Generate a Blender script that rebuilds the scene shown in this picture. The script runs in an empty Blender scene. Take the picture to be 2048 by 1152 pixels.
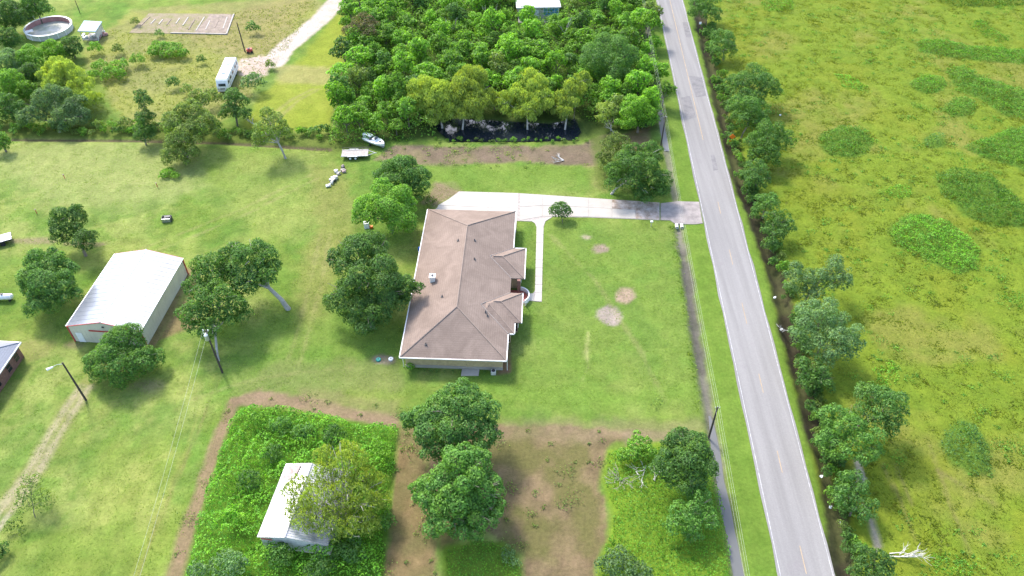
import bpy, math, random
import numpy as np
from mathutils import Vector

scene = bpy.context.scene
# ------------------------------------------------------------------ camera, light, exposure
F_PX, DEP, CAM_H = 1590.0, math.radians(44.2), 88.0
cam_d = bpy.data.cameras.new('drone_camera'); cam = bpy.data.objects.new('drone_camera', cam_d)
scene.collection.objects.link(cam); scene.camera = cam
cam.location = (0, 0, CAM_H); cam.rotation_euler = (math.pi/2 - DEP, 0, 0)
cam_d.sensor_width = 36.0; cam_d.lens = F_PX/2048*36.0
cam_d.clip_start = 0.5; cam_d.clip_end = 6000

SUN_EL, SUN_AZ = math.radians(47), math.atan2(-0.54, 0.84)       # azimuth measured from +Y towards +X
world = bpy.data.worlds.new('World'); scene.world = world; world.use_nodes = True
wn = world.node_tree.nodes; wl = world.node_tree.links
bg = wn['Background']; sky = wn.new('ShaderNodeTexSky'); sky.sky_type = 'NISHITA'; sky.sun_disc = False
sky.sun_elevation = SUN_EL; sky.sun_rotation = SUN_AZ; sky.air_density = 1.0; sky.dust_density = 2.0
wl.new(sky.outputs[0], bg.inputs[0]); bg.inputs[1].default_value = 0.15
sun_d = bpy.data.lights.new('sun', 'SUN'); sun = bpy.data.objects.new('sun', sun_d); scene.collection.objects.link(sun)
sun_d.energy = 1.6; sun_d.angle = math.radians(10.0); sun_d.color = (1.0, 0.97, 0.92)
sdir = Vector((math.sin(SUN_AZ)*math.cos(SUN_EL), math.cos(SUN_AZ)*math.cos(SUN_EL), math.sin(SUN_EL)))
sun.rotation_euler = sdir.to_track_quat('Z', 'Y').to_euler(); sun.location = (0, 0, 200)
scene.view_settings.view_transform = 'Standard'; scene.view_settings.look = 'None'
scene.view_settings.gamma = 1.0; scene.view_settings.use_curve_mapping = False
scene.view_settings.exposure = 1.84

# ------------------------------------------------------------------ helpers
C = scene.collection
rng = np.random.default_rng(11); random.seed(5)
FW = np.array([0, math.cos(DEP), -math.sin(DEP)]); UP = np.array([0, math.sin(DEP), math.cos(DEP)])

def W(px, py, z=0.0):
    """point of the place seen at a photograph pixel, at height z"""
    d = FW + UP*(-(py-576)/F_PX) + np.array([(px-1024)/F_PX, 0, 0])
    t = (z-CAM_H)/d[2]
    return np.array([d[0]*t, d[1]*t, z])
def mpp(p):
    """metres one photograph pixel spans at point p"""
    return float(np.dot(np.asarray(p)-np.array([0, 0, CAM_H]), FW))/F_PX

def tag(o, label=None, cat=None, group=None, kind=None):
    if label: o['label'] = label
    if cat: o['category'] = cat
    if group: o['group'] = group
    if kind: o['kind'] = kind
    return o
def empty(name, loc, rz=0.0, **k):
    o = bpy.data.objects.new(name, None); C.objects.link(o); o.location = tuple(loc); o.rotation_euler = (0, 0, rz)
    o.empty_display_size = 0.5
    return tag(o, **k)
def link(name, me, mat=None, parent=None, loc=(0, 0, 0), rz=0.0):
    o = bpy.data.objects.new(name, me); C.objects.link(o)
    if mat and not me.materials: me.materials.append(mat)
    o.location = tuple(loc); o.rotation_euler = (0, 0, rz)
    if parent: o.parent = parent
    return o
def np_mesh(name, V, Fc):
    me = bpy.data.meshes.new(name); n = len(V); m, k = Fc.shape
    me.vertices.add(n); me.vertices.foreach_set('co', np.ascontiguousarray(V, dtype=np.float32).ravel())
    me.loops.add(m*k); me.polygons.add(m)
    me.loops.foreach_set('vertex_index', np.ascontiguousarray(Fc, dtype=np.int32).ravel())
    me.polygons.foreach_set('loop_start', np.arange(0, m*k, k, dtype=np.int32))
    me.polygons.foreach_set('loop_total', np.full(m, k, dtype=np.int32))
    me.update(calc_edges=True)
    return me
def copy_tree(o, parent=None):
    c = o.copy(); C.objects.link(c)
    if parent: c.parent = parent
    for ch in list(o.children): copy_tree(ch, c)
    return c

class MB:
    def __init__(s): s.v = []; s.f = []
    def add(s, vs, fs):
        b = len(s.v); s.v += [tuple(map(float, p)) for p in vs]; s.f += [tuple(b+i for i in f) for f in fs]; return s
    def box(s, c, d, rz=0.0, tilt=None):
        x, y, z = (q/2 for q in d); P = []
        for dz in (-z, z):
            for dx, dy in ((-x, -y), (x, -y), (x, y), (-x, y)):
                p = Vector((dx, dy, dz))
                if tilt: p.rotate(tilt)
                cx = p.x*math.cos(rz)-p.y*math.sin(rz); cy = p.x*math.sin(rz)+p.y*math.cos(rz)
                P.append((c[0]+cx, c[1]+cy, c[2]+p.z))
        return s.add(P, [(3, 2, 1, 0), (4, 5, 6, 7), (0, 1, 5, 4), (1, 2, 6, 5), (2, 3, 7, 6), (3, 0, 4, 7)])
    def prism(s, poly, z0, z1):
        """vertical prism over a counter-clockwise polygon"""
        a = sum(poly[i][0]*poly[(i+1) % len(poly)][1]-poly[(i+1) % len(poly)][0]*poly[i][1] for i in range(len(poly)))
        if a < 0: poly = poly[::-1]
        n = len(poly); P = [(p[0], p[1], z0) for p in poly]+[(p[0], p[1], z1) for p in poly]
        return s.add(P, [tuple(range(n))[::-1], tuple(range(n, 2*n))]+[(i, (i+1) % n, n+(i+1) % n, n+i) for i in range(n)])
    def xprism(s, prof, y0, y1):
        """profile in x,z extruded along y"""
        a = sum(prof[i][0]*prof[(i+1) % len(prof)][1]-prof[(i+1) % len(prof)][0]*prof[i][1] for i in range(len(prof)))
        if a < 0: prof = prof[::-1]
        n = len(prof); P = [(p[0], y0, p[1]) for p in prof]+[(p[0], y1, p[1]) for p in prof]
        return s.add(P, [tuple(range(n)), tuple(range(n, 2*n))[::-1]]+[(n+i, n+(i+1) % n, (i+1) % n, i) for i in range(n)])
    def tube(s, pts, rad, seg=8, cap=True):
        pts = [Vector(p) for p in pts]; rings = []; b = len(s.v)
        for i, p in enumerate(pts):
            t = (pts[min(i+1, len(pts)-1)]-pts[max(i-1, 0)]).normalized()
            a = t.orthogonal().normalized() if abs(t.z) < .95 else Vector((1, 0, 0)).cross(t).normalized()
            c = t.cross(a); r = rad[i] if hasattr(rad, '__len__') else rad
            for k in range(seg):
                q = p+(a*math.cos(2*math.pi*k/seg)+c*math.sin(2*math.pi*k/seg))*r; s.v.append(tuple(q))
        for i in range(len(pts)-1):
            for k in range(seg):
                k2 = (k+1) % seg
                s.f.append((b+i*seg+k, b+i*seg+k2, b+(i+1)*seg+k2, b+(i+1)*seg+k))
        if cap:
            s.f.append(tuple(b+k for k in range(seg))[::-1]); e = b+(len(pts)-1)*seg; s.f.append(tuple(e+k for k in range(seg)))
        return s
    def build(s, name, mat, parent=None, loc=(0, 0, 0), rz=0.0, bevel=0.0, smooth=False, seg=2):
        me = bpy.data.meshes.new(name); me.from_pydata(s.v, [], s.f); me.update()
        if smooth:
            me.polygons.foreach_set('use_smooth', [True]*len(me.polygons))
        o = link(name, me, mat, parent, loc, rz)
        if bevel:
            m = o.modifiers.new('edge', 'BEVEL'); m.width = bevel; m.segments = seg; m.limit_method = 'ANGLE'; m.angle_limit = math.radians(40)
        return o

# ------------------------------------------------------------------ noise in numpy for albedo maps
_T = np.random.default_rng(3).random((256, 256)).astype(np.float32)
def vn(x, y, s, o=0):
    x = x/s+o*17.3; y = y/s+o*9.1
    xi = np.floor(x).astype(np.int32); yi = np.floor(y).astype(np.int32); fx = x-xi; fy = y-yi
    fx = fx*fx*(3-2*fx); fy = fy*fy*(3-2*fy)
    a = _T[xi & 255, yi & 255]; b = _T[(xi+1) & 255, yi & 255]; c = _T[xi & 255, (yi+1) & 255]; d = _T[(xi+1) & 255, (yi+1) & 255]
    return (a*(1-fx)+b*fx)*(1-fy)+(c*(1-fx)+d*fx)*fy
def fbm(x, y, s, o=0, n=4):
    r = 0; amp = .5; tot = 0
    for i in range(n):
        r = r+amp*vn(x, y, s/(2**i), o+i*3); tot += amp; amp *= .55
    return r/tot
def sst(a, b, x):
    t = np.clip((x-a)/(b-a), 0, 1); return t*t*(3-2*t)
def seg_dist(x, y, pl, closed=False):
    d = np.full(x.shape, 1e9); n = len(pl)
    for i in range(n if closed else n-1):
        ax, ay = pl[i][:2]; bx, by = pl[(i+1) % n][:2]; dx, dy = bx-ax, by-ay; L = dx*dx+dy*dy+1e-9
        t = np.clip(((x-ax)*dx+(y-ay)*dy)/L, 0, 1); d = np.minimum(d, np.hypot(x-ax-t*dx, y-ay-t*dy))
    return d
def inside(x, y, pl):
    r = np.zeros(x.shape, bool); n = len(pl)
    for i in range(n):
        ax, ay = pl[i][:2]; bx, by = pl[(i+1) % n][:2]
        if ay == by: continue
        r ^= ((ay > y) != (by > y)) & (x < (bx-ax)*(y-ay)/(by-ay)+ax)
    return r
def sdist(x, y, pl):
    d = seg_dist(x, y, pl, True); return np.where(inside(x, y, pl), -d, d)

# ------------------------------------------------------------------ materials
def nt(name):
    m = bpy.data.materials.new(name); m.use_nodes = True
    return m, m.node_tree.nodes, m.node_tree.links, m.node_tree.nodes['Principled BSDF']
def mixrgb(N, L, a, b, fac, mode='MIX'):
    n = N.new('ShaderNodeMix'); n.data_type = 'RGBA'; n.blend_type = mode
    for sock, val in ((n.inputs[6], a), (n.inputs[7], b), (n.inputs[0], fac)):
        if hasattr(val, 'is_linked') or hasattr(val, 'links'): L.new(val, sock)
        elif sock == n.inputs[0]: sock.default_value = val
        else: sock.default_value = (*val, 1)
    return n.outputs[2]
def noise(N, L, scale, detail=4, rough=.6, coord='Object', dist=0.0, vec=None):
    tc = N.new('ShaderNodeTexCoord'); n = N.new('ShaderNodeTexNoise')
    n.inputs['Scale'].default_value = scale; n.inputs['Detail'].default_value = detail; n.inputs['Roughness'].default_value = rough
    n.inputs['Distortion'].default_value = dist
    L.new(vec if vec else tc.outputs[coord], n.inputs['Vector']); return n.outputs['Fac']
def ramp(N, L, src, stops):
    r = N.new('ShaderNodeValToRGB'); L.new(src, r.inputs[0]); e = r.color_ramp.elements
    while len(e) < len(stops): e.new(.5)
    for i, (p, c) in enumerate(stops):
        e[i].position = p; e[i].color = (*c, 1) if hasattr(c, '__len__') else (c, c, c, 1)
    return r.outputs[0]
def bump(N, L, b, src, strength=.4, dist=.1):
    n = N.new('ShaderNodeBump'); n.inputs['Strength'].default_value = strength; n.inputs['Distance'].default_value = dist
    L.new(src, n.inputs['Height']); L.new(n.outputs[0], b.inputs['Normal'])
def surf(name, col, rough=.7, var=.25, scale=1.5, metal=0.0, bmp=0.0, col2=None, spec=.3, fine=8.0):
    """a plain surface with blotchy wear and fine grain"""
    m, N, L, b = nt(name)
    c2 = col2 if col2 else tuple(c*(1-var) for c in col)
    c = mixrgb(N, L, col, c2, ramp(N, L, noise(N, L, scale), [(.35, 0.0), (.68, 1.0)]))
    g = ramp(N, L, noise(N, L, scale*fine, 3), [(.25, 1-var*.6), (.75, 1+var*.3)])
    c = mixrgb(N, L, c, g, 1.0, 'MULTIPLY')
    L.new(c, b.inputs['Base Color']); b.inputs['Roughness'].default_value = rough; b.inputs['Metallic'].default_value = metal
    b.inputs['Specular IOR Level'].default_value = spec
    if bmp: bump(N, L, b, noise(N, L, scale*fine, 4), bmp, .05)
    return m
def leafmat(name, col, var=.46, warm=(1.22, 1.08, .70), trans=.45):
    m, N, L, b = nt(name)
    geo = N.new('ShaderNodeNewGeometry'); oi = N.new('ShaderNodeObjectInfo')
    c = mixrgb(N, L, tuple(q*(1-var) for q in col), tuple(col[i]*(1+var)*(warm[i]**.5) for i in range(3)), geo.outputs['Random Per Island'])
    tc = N.new('ShaderNodeTexCoord')
    big = noise(N, L, .55, 2)
    c = mixrgb(N, L, c, mixrgb(N, L, c, warm, 1.0, 'MULTIPLY'), ramp(N, L, big, [(.45, 0.0), (.68, .8)]))
    mr = N.new('ShaderNodeMapRange'); L.new(oi.outputs['Random'], mr.inputs[0]); mr.inputs[3].default_value = .78; mr.inputs[4].default_value = 1.22
    vm = N.new('ShaderNodeVectorMath'); vm.operation = 'SCALE'; L.new(c, vm.inputs[0]); L.new(mr.outputs[0], vm.inputs['Scale'])
    L.new(vm.outputs[0], b.inputs['Base Color']); b.inputs['Roughness'].default_value = .55; b.inputs['Specular IOR Level'].default_value = .22
    tr = N.new('ShaderNodeBsdfTranslucent'); L.new(mixrgb(N, L, vm.outputs[0], (1.25, 1.3, .6), 1.0, 'MULTIPLY'), tr.inputs[0])
    mx = N.new('ShaderNodeMixShader'); mx.inputs[0].default_value = trans
    L.new(b.outputs[0], mx.inputs[1]); L.new(tr.outputs[0], mx.inputs[2])
    L.new(mx.outputs[0], N['Material Output'].inputs[0])
    return m

LF = {
 'dark':   leafmat('leaf_dark_green', (.094, .205, .056)),
 'mid':    leafmat('leaf_mid_green', (.135, .288, .046)),
 'yard':   leafmat('leaf_yard_green', (.102, .228, .054)),
 'bright': leafmat('leaf_bright_green', (.165, .355, .044)),
 'yellow': leafmat('leaf_yellow_green', (.250, .345, .080), var=.25),
 'grey':   leafmat('leaf_grey_green', (.130, .232, .095), warm=(1.15, 1.05, .8)),
 'olive':  leafmat('leaf_olive', (.150, .235, .065)),
 'weed':   leafmat('leaf_weed', (.128, .315, .038)),
 'brush':  leafmat('leaf_meadow_brush', (.100, .235, .036)),
 'sear':   leafmat('leaf_dry_brown_green', (.150, .145, .085), warm=(1.2, 1.0, .8)),
}
M = {
 'bark':  surf('bark', (.24, .20, .16), .9, .4, 3, bmp=.6),
 'pale_bark': surf('pale_bark', (.46, .42, .36), .9, .3, 3, bmp=.5),
 'dead':  surf('bleached_dead_wood', (.62, .58, .53), .9, .25, 4),
 'pole':  surf('creosoted_pole', (.075, .06, .05), .85, .3, 4),
 'white': surf('white_paint', (.80, .80, .79), .45, .10, 2),
 'trim':  surf('white_trim', (.78, .75, .71), .5, .12, 3),
 'offwhite': surf('weathered_white', (.62, .60, .56), .6, .25, 2.5),
 'black': surf('black_rubber', (.025, .025, .027), .75, .3, 4),
 'dark':  surf('dark_metal', (.05, .05, .055), .5, .3, 3),
 'steel': surf('galvanised_steel', (.55, .57, .58), .35, .2, 3, metal=.7),
 'red':   surf('red_trim_paint', (.50, .075, .065), .5, .2, 3),
 'brick': surf('brown_brick', (.25, .13, .10), .85, .35, 2.5, bmp=.4),
 'tanbrick': surf('tan_brick', (.52, .40, .235), .85, .22, 2.0, bmp=.3),
 'redbrick': surf('red_brick_floor', (.34, .10, .075), .85, .35, 3.5),
 'concrete': surf('pale_concrete', (.40, .36, .31), .9, .16, .45, fine=14),
 'concrete_new': surf('white_concrete', (.435, .395, .345), .9, .12, .45, fine=14),
 'concrete_stain': surf('stained_concrete', (.45, .385, .34), .9, .3, .9, col2=(.20, .145, .10), fine=6),
 'apron': surf('old_apron_concrete', (.33, .285, .26), .95, .35, .8, bmp=.3),
 'joint': surf('joint_grit', (.40, .35, .31), .95, .3, 2),
 'wood':  surf('grey_weathered_boards', (.46, .40, .35), .85, .3, 2.5),
 'orange': surf('orange_sign', (.85, .20, .02), .5, .08, 2),
 'signwhite': surf('white_sign', (.8, .8, .8), .5, .08, 2),
 'teal':  surf('teal_plastic', (.05, .36, .28), .5, .2, 4),
 'blue':  surf('blue_plastic', (.03, .16, .62), .45, .2, 4),
 'wire':  surf('aluminium_cable', (.42, .42, .36), .5, .1, .2),
 'cream': surf('cream_siding', (.60, .56, .48), .7, .2, 1),
 'rust':  surf('rusted_sheet', (.33, .22, .19), .8, .35, 2, col2=(.42, .36, .34)),
 'barnwall': surf('almond_metal_siding', (.66, .61, .49), .55, .14, .6),
 'greyroof': None, 'glass': None,
}
def mk_glass():
    m, N, L, b = nt('window_glass'); b.inputs['Base Color'].default_value = (.02, .025, .03, 1); b.inputs['Roughness'].default_value = .08
    b.inputs['Specular IOR Level'].default_value = .6; return m
M['glass'] = mk_glass()
def mk_blueglass():
    m, N, L, b = nt('blue_window_glass'); b.inputs['Base Color'].default_value = (.10, .30, .48, 1); b.inputs['Roughness'].default_value = .12; return m
M['blueglass'] = mk_blueglass()
def shingles(name, col, light, rows=7.0):
    """asphalt shingles: courses follow height, granules and weathering"""
    m, N, L, b = nt(name); tc = N.new('ShaderNodeTexCoord')
    wv = N.new('ShaderNodeTexWave'); wv.wave_type = 'BANDS'; wv.bands_direction = 'Z'; wv.wave_profile = 'SAW'
    wv.inputs['Scale'].default_value = 2.6; wv.inputs['Distortion'].default_value = .6; wv.inputs['Detail'].default_value = 2
    L.new(tc.outputs['Object'], wv.inputs['Vector'])
    c = mixrgb(N, L, col, light, ramp(N, L, noise(N, L, .35, 5, .65, dist=.8), [(.38, 0.0), (.66, 1.0)]))
    c = mixrgb(N, L, c, ramp(N, L, wv.outputs['Fac'], [(0.0, .84), (.35, 1.03), (1.0, 1.0)]), 1.0, 'MULTIPLY')
    c = mixrgb(N, L, c, ramp(N, L, noise(N, L, 6, 4), [(.25, .84), (.75, 1.12)]), 1.0, 'MULTIPLY')
    L.new(c, b.inputs['Base Color']); b.inputs['Roughness'].default_value = .95; b.inputs['Specular IOR Level'].default_value = .15
    bump(N, L, b, wv.outputs['Fac'], .25, .03); return m
M['shingle'] = shingles('brown_shingles', (.195, .146, .116), (.250, .188, .150))
M['cap'] = surf('ridge_shingles', (.27, .205, .165), .95, .2, 1.2)
M['greyroof'] = shingles('grey_shingles', (.23, .235, .26), (.27, .275, .30))
def metalroof(name, col, dirty=.15):
    m, N, L, b = nt(name)
    c = mixrgb(N, L, col, tuple(q*(1-dirty) for q in col), ramp(N, L, noise(N, L, .5, 5), [(.42, 0.0), (.7, 1.0)]))
    L.new(c, b.inputs['Base Color']); b.inputs['Roughness'].default_value = .22; b.inputs['Metallic'].default_value = .5
    return m
M['whiteroof'] = metalroof('white_metal_roof', (.27, .285, .32))
M['oldroof'] = metalroof('aged_metal_roof', (.44, .44, .445), .45)
def mk_asphalt():
    m, N, L, b = nt('bleached_asphalt'); tc = N.new('ShaderNodeTexCoord'); mp = N.new('ShaderNodeMapping')
    mp.inputs['Scale'].default_value = (1.0, .035, 1.0); L.new(tc.outputs['Object'], mp.inputs['Vector'])
    track = noise(N, L, .9, 3, .55, vec=mp.outputs[0])
    c = mixrgb(N, L, (.240, .226, .214), (.192, .180, .170), ramp(N, L, track, [(.36, 0.0), (.68, 1.0)]))
    blot = noise(N, L, .22, 5, .6)
    c = mixrgb(N, L, c, (.20, .175, .175), ramp(N, L, blot, [(.60, 0.0), (.76, .55)]))
    c = mixrgb(N, L, c, ramp(N, L, noise(N, L, 7, 3, .7), [(.25, .88), (.75, 1.1)]), 1.0, 'MULTIPLY')
    L.new(c, b.inputs['Base Color']); b.inputs['Roughness'].default_value = .9; b.inputs['Specular IOR Level'].default_value = .2
    bump(N, L, b, noise(N, L, 20, 3), .15, .02); return m
M['asphalt'] = mk_asphalt()
M['patch'] = surf('grey_asphalt_patch', (.150, .142, .140), .95, .3, .8, col2=(.215, .20, .195))
M['linewhite'] = surf('road_paint_white', (.47, .455, .445), .85, .45, 1.6)
M['lineyellow'] = surf('road_paint_yellow', (.40, .30, .19), .85, .3, .8)
def mk_water(name, col, rough):
    m, N, L, b = nt(name); b.inputs['Base Color'].default_value = (*col, 1); b.inputs['Roughness'].default_value = rough
    b.inputs['Specular IOR Level'].default_value = .6; bump(N, L, b, noise(N, L, 1.6, 3), .12, .05); return m
M['pond'] = mk_water('dark_pond_water', (.012, .016, .022), .05)
M['mudwater'] = mk_water('muddy_ditch_water', (.10, .098, .09), .45)

# ------------------------------------------------------------------ ground: one sheet, albedo map per vertex
X0, X1, Y0, Y1, ST = -152, 152, 30, 214, .42
def axis(a, b):
    fine = np.arange(a, b+1e-6, ST); g = np.cumsum(ST*1.35**np.arange(1, 25)); g = g[g < 3200]
    return np.concatenate([(a-g)[::-1], fine, fine[-1]+g])
xs, ys = axis(X0, X1), axis(Y0, Y1); nx, ny = len(xs), len(ys)
gx, gy = (a.ravel().astype(np.float64) for a in np.meshgrid(xs, ys, indexing='xy'))
gz = np.zeros_like(gx); gm = np.zeros_like(gx)                      # height, roughness of the sward
wob = (fbm(gx, gy, 3.0, 5, 4)-.5)*2
wob2 = (fbm(gx, gy, .9, 15, 2)-.5)*2
big = fbm(gx, gy, 22, 1, 4); med = fbm(gx, gy, 5.5, 2, 4); sml = fbm(gx, gy, 1.4, 3, 3)
def A(*c): return np.array(c)
LAWN, PALE, LUSH = A(.122, .178, .030), A(.200, .234, .064), A(.074, .144, .022)
TAN, DIRT, MUD = A(.195, .180, .066), A(.195, .146, .092), A(.142, .104, .074)
GRAVEL, MEADOW, MBROWN = A(.40, .335, .29), A(.120, .166, .015), A(.160, .158, .034)
def lerp(a, b, t): return a+(b-a)*t[:, None]
col = np.repeat(LAWN[None], len(gx), 0)
col = lerp(col, PALE[None], sst(.44, .64, big)*.85)
col = lerp(col, LUSH[None], sst(.46, .66, med)*.7)
col = lerp(col, LUSH[None]*A(1.25, 1.2, 1.1), sst(.54, .68, fbm(gx, gy, 2.6, 51, 3))*.55)
col = lerp(col, PALE[None]*A(1.02, .96, .9), sst(.52, .75, fbm(gx, gy, 9, 21, 4))*.5)
col = col*(.76+.48*sml)[:, None]
mow = vn(gx*1.0+gy*.12, gy*.06+gx*.02, 1.1, 61)
col = col*(.93+.14*mow)[:, None]
PX = lambda pts, z=0: [tuple(W(x, y, z)[:2]) for x, y in pts]
def zone(pts, c, soft=.6, jit=.7, op=1.0, var=.3, c2=None, world=False, m=None):
    global col
    pl = pts if world else PX(pts)
    a = np.array(pl); pad = soft+jit*2+2
    k = np.where((gx > a[:, 0].min()-pad) & (gx < a[:, 0].max()+pad) & (gy > a[:, 1].min()-pad) & (gy < a[:, 1].max()+pad))[0]
    d = sdist(gx[k], gy[k], pl)+jit*wob[k]+jit*.35*wob2[k]; al = (1-sst(-soft, soft, d))*op
    cc = np.repeat(A(*c)[None], len(k), 0)*(1-var/2+var*sml[k])[:, None]
    if c2 is not None: cc = lerp(cc, A(*c2)[None], sst(.42, .66, med[k]))
    col[k] = lerp(col[k], cc, al)
    if m is not None: gm[k] = gm[k]+(m-gm[k])*al
def strip(pts, w, c, soft=.4, jit=.4, op=1.0, var=.3, dip=0.0, dipw=1.0, c2=None):
    global col
    pl = PX(pts); a = np.array(pl); pad = w+soft+jit*2+3
    k = np.where((gx > a[:, 0].min()-pad) & (gx < a[:, 0].max()+pad) & (gy > a[:, 1].min()-pad) & (gy < a[:, 1].max()+pad))[0]
    d0 = seg_dist(gx[k], gy[k], pl); d = d0-w/2+jit*wob[k]+jit*.35*wob2[k]; al = (1-sst(-soft, soft, d))*op
    cc = np.repeat(A(*c)[None], len(k), 0)*(1-var/2+var*sml[k])[:, None]
    if c2 is not None: cc = lerp(cc, A(*c2)[None], sst(.42, .66, med[k]))
    col[k] = lerp(col[k], cc, al)
    if dip: gz[k] -= dip*np.exp(-(d0/dipw)**2)
def ell(cx, cy, rx, ry, n=20): return [(cx+rx*math.cos(2*math.pi*i/n), cy+ry*math.sin(2*math.pi*i/n)) for i in range(n)]

# meadow to the right of the road
zone([(1375, -60), (1690, 1200), (2500, 1300), (3200, -60)], MEADOW, 1.0, .8, 1, .25, m=1.0)
k = np.where(gm > .2)[0]
fl = fbm(gx[k]+gy[k]*.4, gy[k]*1.6, 4.0, 31, 4)
col[k] = lerp(col[k], MBROWN[None], sst(.50, .70, fbm(gx[k], gy[k], 13, 8, 5))*.75*gm[k])
col[k] = lerp(col[k], A(.096, .152, .015)[None], sst(.52, .7, fl)*.4*gm[k])
col[k] = lerp(col[k], A(.150, .176, .016)[None]*.92, sst(.54, .74, fbm(gx[k], gy[k], 7, 41, 4))*.6*gm[k])
gz[k] += gm[k]*((fbm(gx[k], gy[k], 1.6, 9, 3)-.5)*.32+.03)
# verges of the road
zone([(1290, -20), (1320, -20), (1400, 385), (1565, 1170), (1490, 1170), (1352, 400), (1318, 150)], LUSH*A(1.35, 1.15, 1), .5, .4, .85)
zone([(1362, -20), (1378, -20), (1450, 260), (1560, 640), (1690, 1170), (1662, 1170), (1462, 384)], LUSH*A(1.35, 1.15, 1), .4, .3, .9)
# upper-left lots
zone([(215, 62), (262, 20), (640, -10), (650, 20), (560, 110), (500, 190), (420, 260), (250, 262), (205, 165), (160, 105)], TAN, 1.2, 1.4, .72, .35, c2=(.235, .225, .06))
zone([(330, 55), (640, -20), (560, 100), (500, 120), (420, 100)], TAN*A(1.05, .95, 1.05), 2, 1.5, .6)
zone([(600, 120), (700, -10), (745, -10), (690, 150), (660, 260), (480, 262), (520, 190)], A(.185, .215, .022), 1.2, 1, .8)
zone([(540, 130), (690, 135), (690, 172), (560, 168)], A(.25, .21, .10), 1.0, 1, .55)
zone([(0, 290), (300, 285), (420, 300), (400, 380), (250, 420), (100, 400), (0, 350)], PALE*A(1.05, 1.0, 1.2), 3, 2.5, .75)
zone([(430, 300), (640, 300), (650, 470), (560, 480), (440, 420)], PALE*A(.95, .97, .9), 3, 2.5, .5)
zone([(620, 330), (690, 330), (720, 450), (640, 640), (600, 700), (585, 560), (625, 450)], TAN*A(.88, .95, .75), 1.6, 1.8, .62)
zone([(400, 640), (800, 640), (820, 780), (480, 800)], LUSH*A(1.3, 1.18, 1.2), 2.5, 2, .6)
strip([(690, -15), (640, 40), (590, 80), (562, 104), (548, 125)], 5.0, GRAVEL, .5, .5, 1, .3)
zone([(478, 120), (520, 110), (545, 118), (535, 150), (500, 162), (478, 150)], GRAVEL*A(1, .93, .92), .6, .8, .9)
for o in (-1, 1):
    strip([(632+o*6, 178), (590+o*8, 200), (560+o*9, 225), (530+o*10, 250)], .8, TAN*1.1, .4, .5, .6)
# house yard
zone([(1050, 440), (1350, 450), (1405, 830), (1020, 830)], LUSH*A(1.55, 1.2, 1.5), 2, 1.5, .45)
zone([(560, 720), (800, 720), (800, 780), (600, 790), (480, 780), (520, 740)], DIRT*A(.85, .95, .75), 1.2, 1.5, .35)
for x, y, rx, ry, c in ((1219, 631, 25, 19, (.270, .215, .190)), (1253, 592, 19, 15, (.285, .205, .150)), (1200, 498, 13, 9, (.25, .18, .15)), (1175, 475, 9, 4, (.33, .26, .2))):
    zone(ell(x, y, rx, ry), c, .45, .8, .9, .6)
strip([(1176, 665), (1172, 710), (1178, 730), (1165, 760)], .35, (.30, .29, .12), .3, .4, .6)
zone([(1008, 660), (1022, 655), (1020, 745), (995, 748), (1000, 730)], (.20, .10, .072), .3, .3, .8)
zone(ell(768, 720, 22, 9), (.20, .16, .12), .3, .4, .9)
# dirt strip and muddy track behind the house
zone([(752, 318), (790, 290), (900, 295), (1160, 290), (1215, 262), (1290, 275), (1200, 320), (1190, 335), (1050, 322), (900, 332), (845, 330), (790, 330)], MUD, .6, .9, .95, .5, c2=(.165, .130, .075))
zone([(868, 362), (910, 366), (925, 384), (870, 415), (845, 405)], DIRT, .6, .7, .9)
zone([(1170, 330), (1230, 330), (1215, 385), (1180, 370)], TAN, .8, .8, .6)
zone([(735, 340), (850, 330), (1000, 330), (1190, 335), (1180, 385), (920, 380), (868, 362)], LUSH*A(1.5, 1.25, 1.3), .8, .6, .6)
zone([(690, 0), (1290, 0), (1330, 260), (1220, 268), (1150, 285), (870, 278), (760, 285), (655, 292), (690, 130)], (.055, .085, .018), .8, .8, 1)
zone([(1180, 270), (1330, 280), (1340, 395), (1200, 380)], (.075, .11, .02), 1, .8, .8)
zone([(1240, 268), (1300, 255), (1300, 300), (1240, 300)], DIRT*A(.9, .8, .7), .7, .5, .8)
# hedge floor
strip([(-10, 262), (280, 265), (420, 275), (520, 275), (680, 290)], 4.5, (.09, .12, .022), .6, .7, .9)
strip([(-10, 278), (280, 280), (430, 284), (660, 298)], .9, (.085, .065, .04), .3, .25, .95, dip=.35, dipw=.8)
# the ground left
for p in ([(640, 470), (620, 560), (600, 650), (575, 720)], [(660, 470), (645, 560), (622, 650), (600, 725)], [(700, 735), (600, 745), (500, 760), (380, 800)], [(220, 520), (330, 480), (480, 420), (620, 350)], [(230, 530), (345, 490), (490, 430), (632, 358)], [(1100, 470), (1190, 560), (1280, 700), (1330, 800)]):
    strip(p, .45, (.225, .205, .085), .35, .5, .38)
for p in ([(1060, 640), (1130, 700), (1200, 790)], [(900, 770), (1050, 790), (1250, 800), (1390, 780)]):
    strip(p, 2.5, LUSH*A(1.5, 1.3, 1.2), 1.0, 1.2, .5)
zone([(395, 655), (375, 545), (390, 530), (400, 560), (330, 650), (310, 690), (290, 690)], DIRT*A(.95, .9, .75), .5, .5, .85)
strip([(380, 540), (300, 690)], 1.8, DIRT*A(.95, .9, .75), .5, .4, .8)
zone(ell(60, 700, 45, 22), TAN, 1.0, 1.0, .6)
zone(ell(170, 488, 45, 6), DIRT, .4, .5, .8); zone(ell(70, 482, 45, 6), DIRT, .4, .5, .7)
zone(ell(300, 770, 30, 12), DIRT, .8, .8, .5); zone(ell(150, 690, 20, 8), DIRT*.8, .5, .5, .6)
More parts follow.
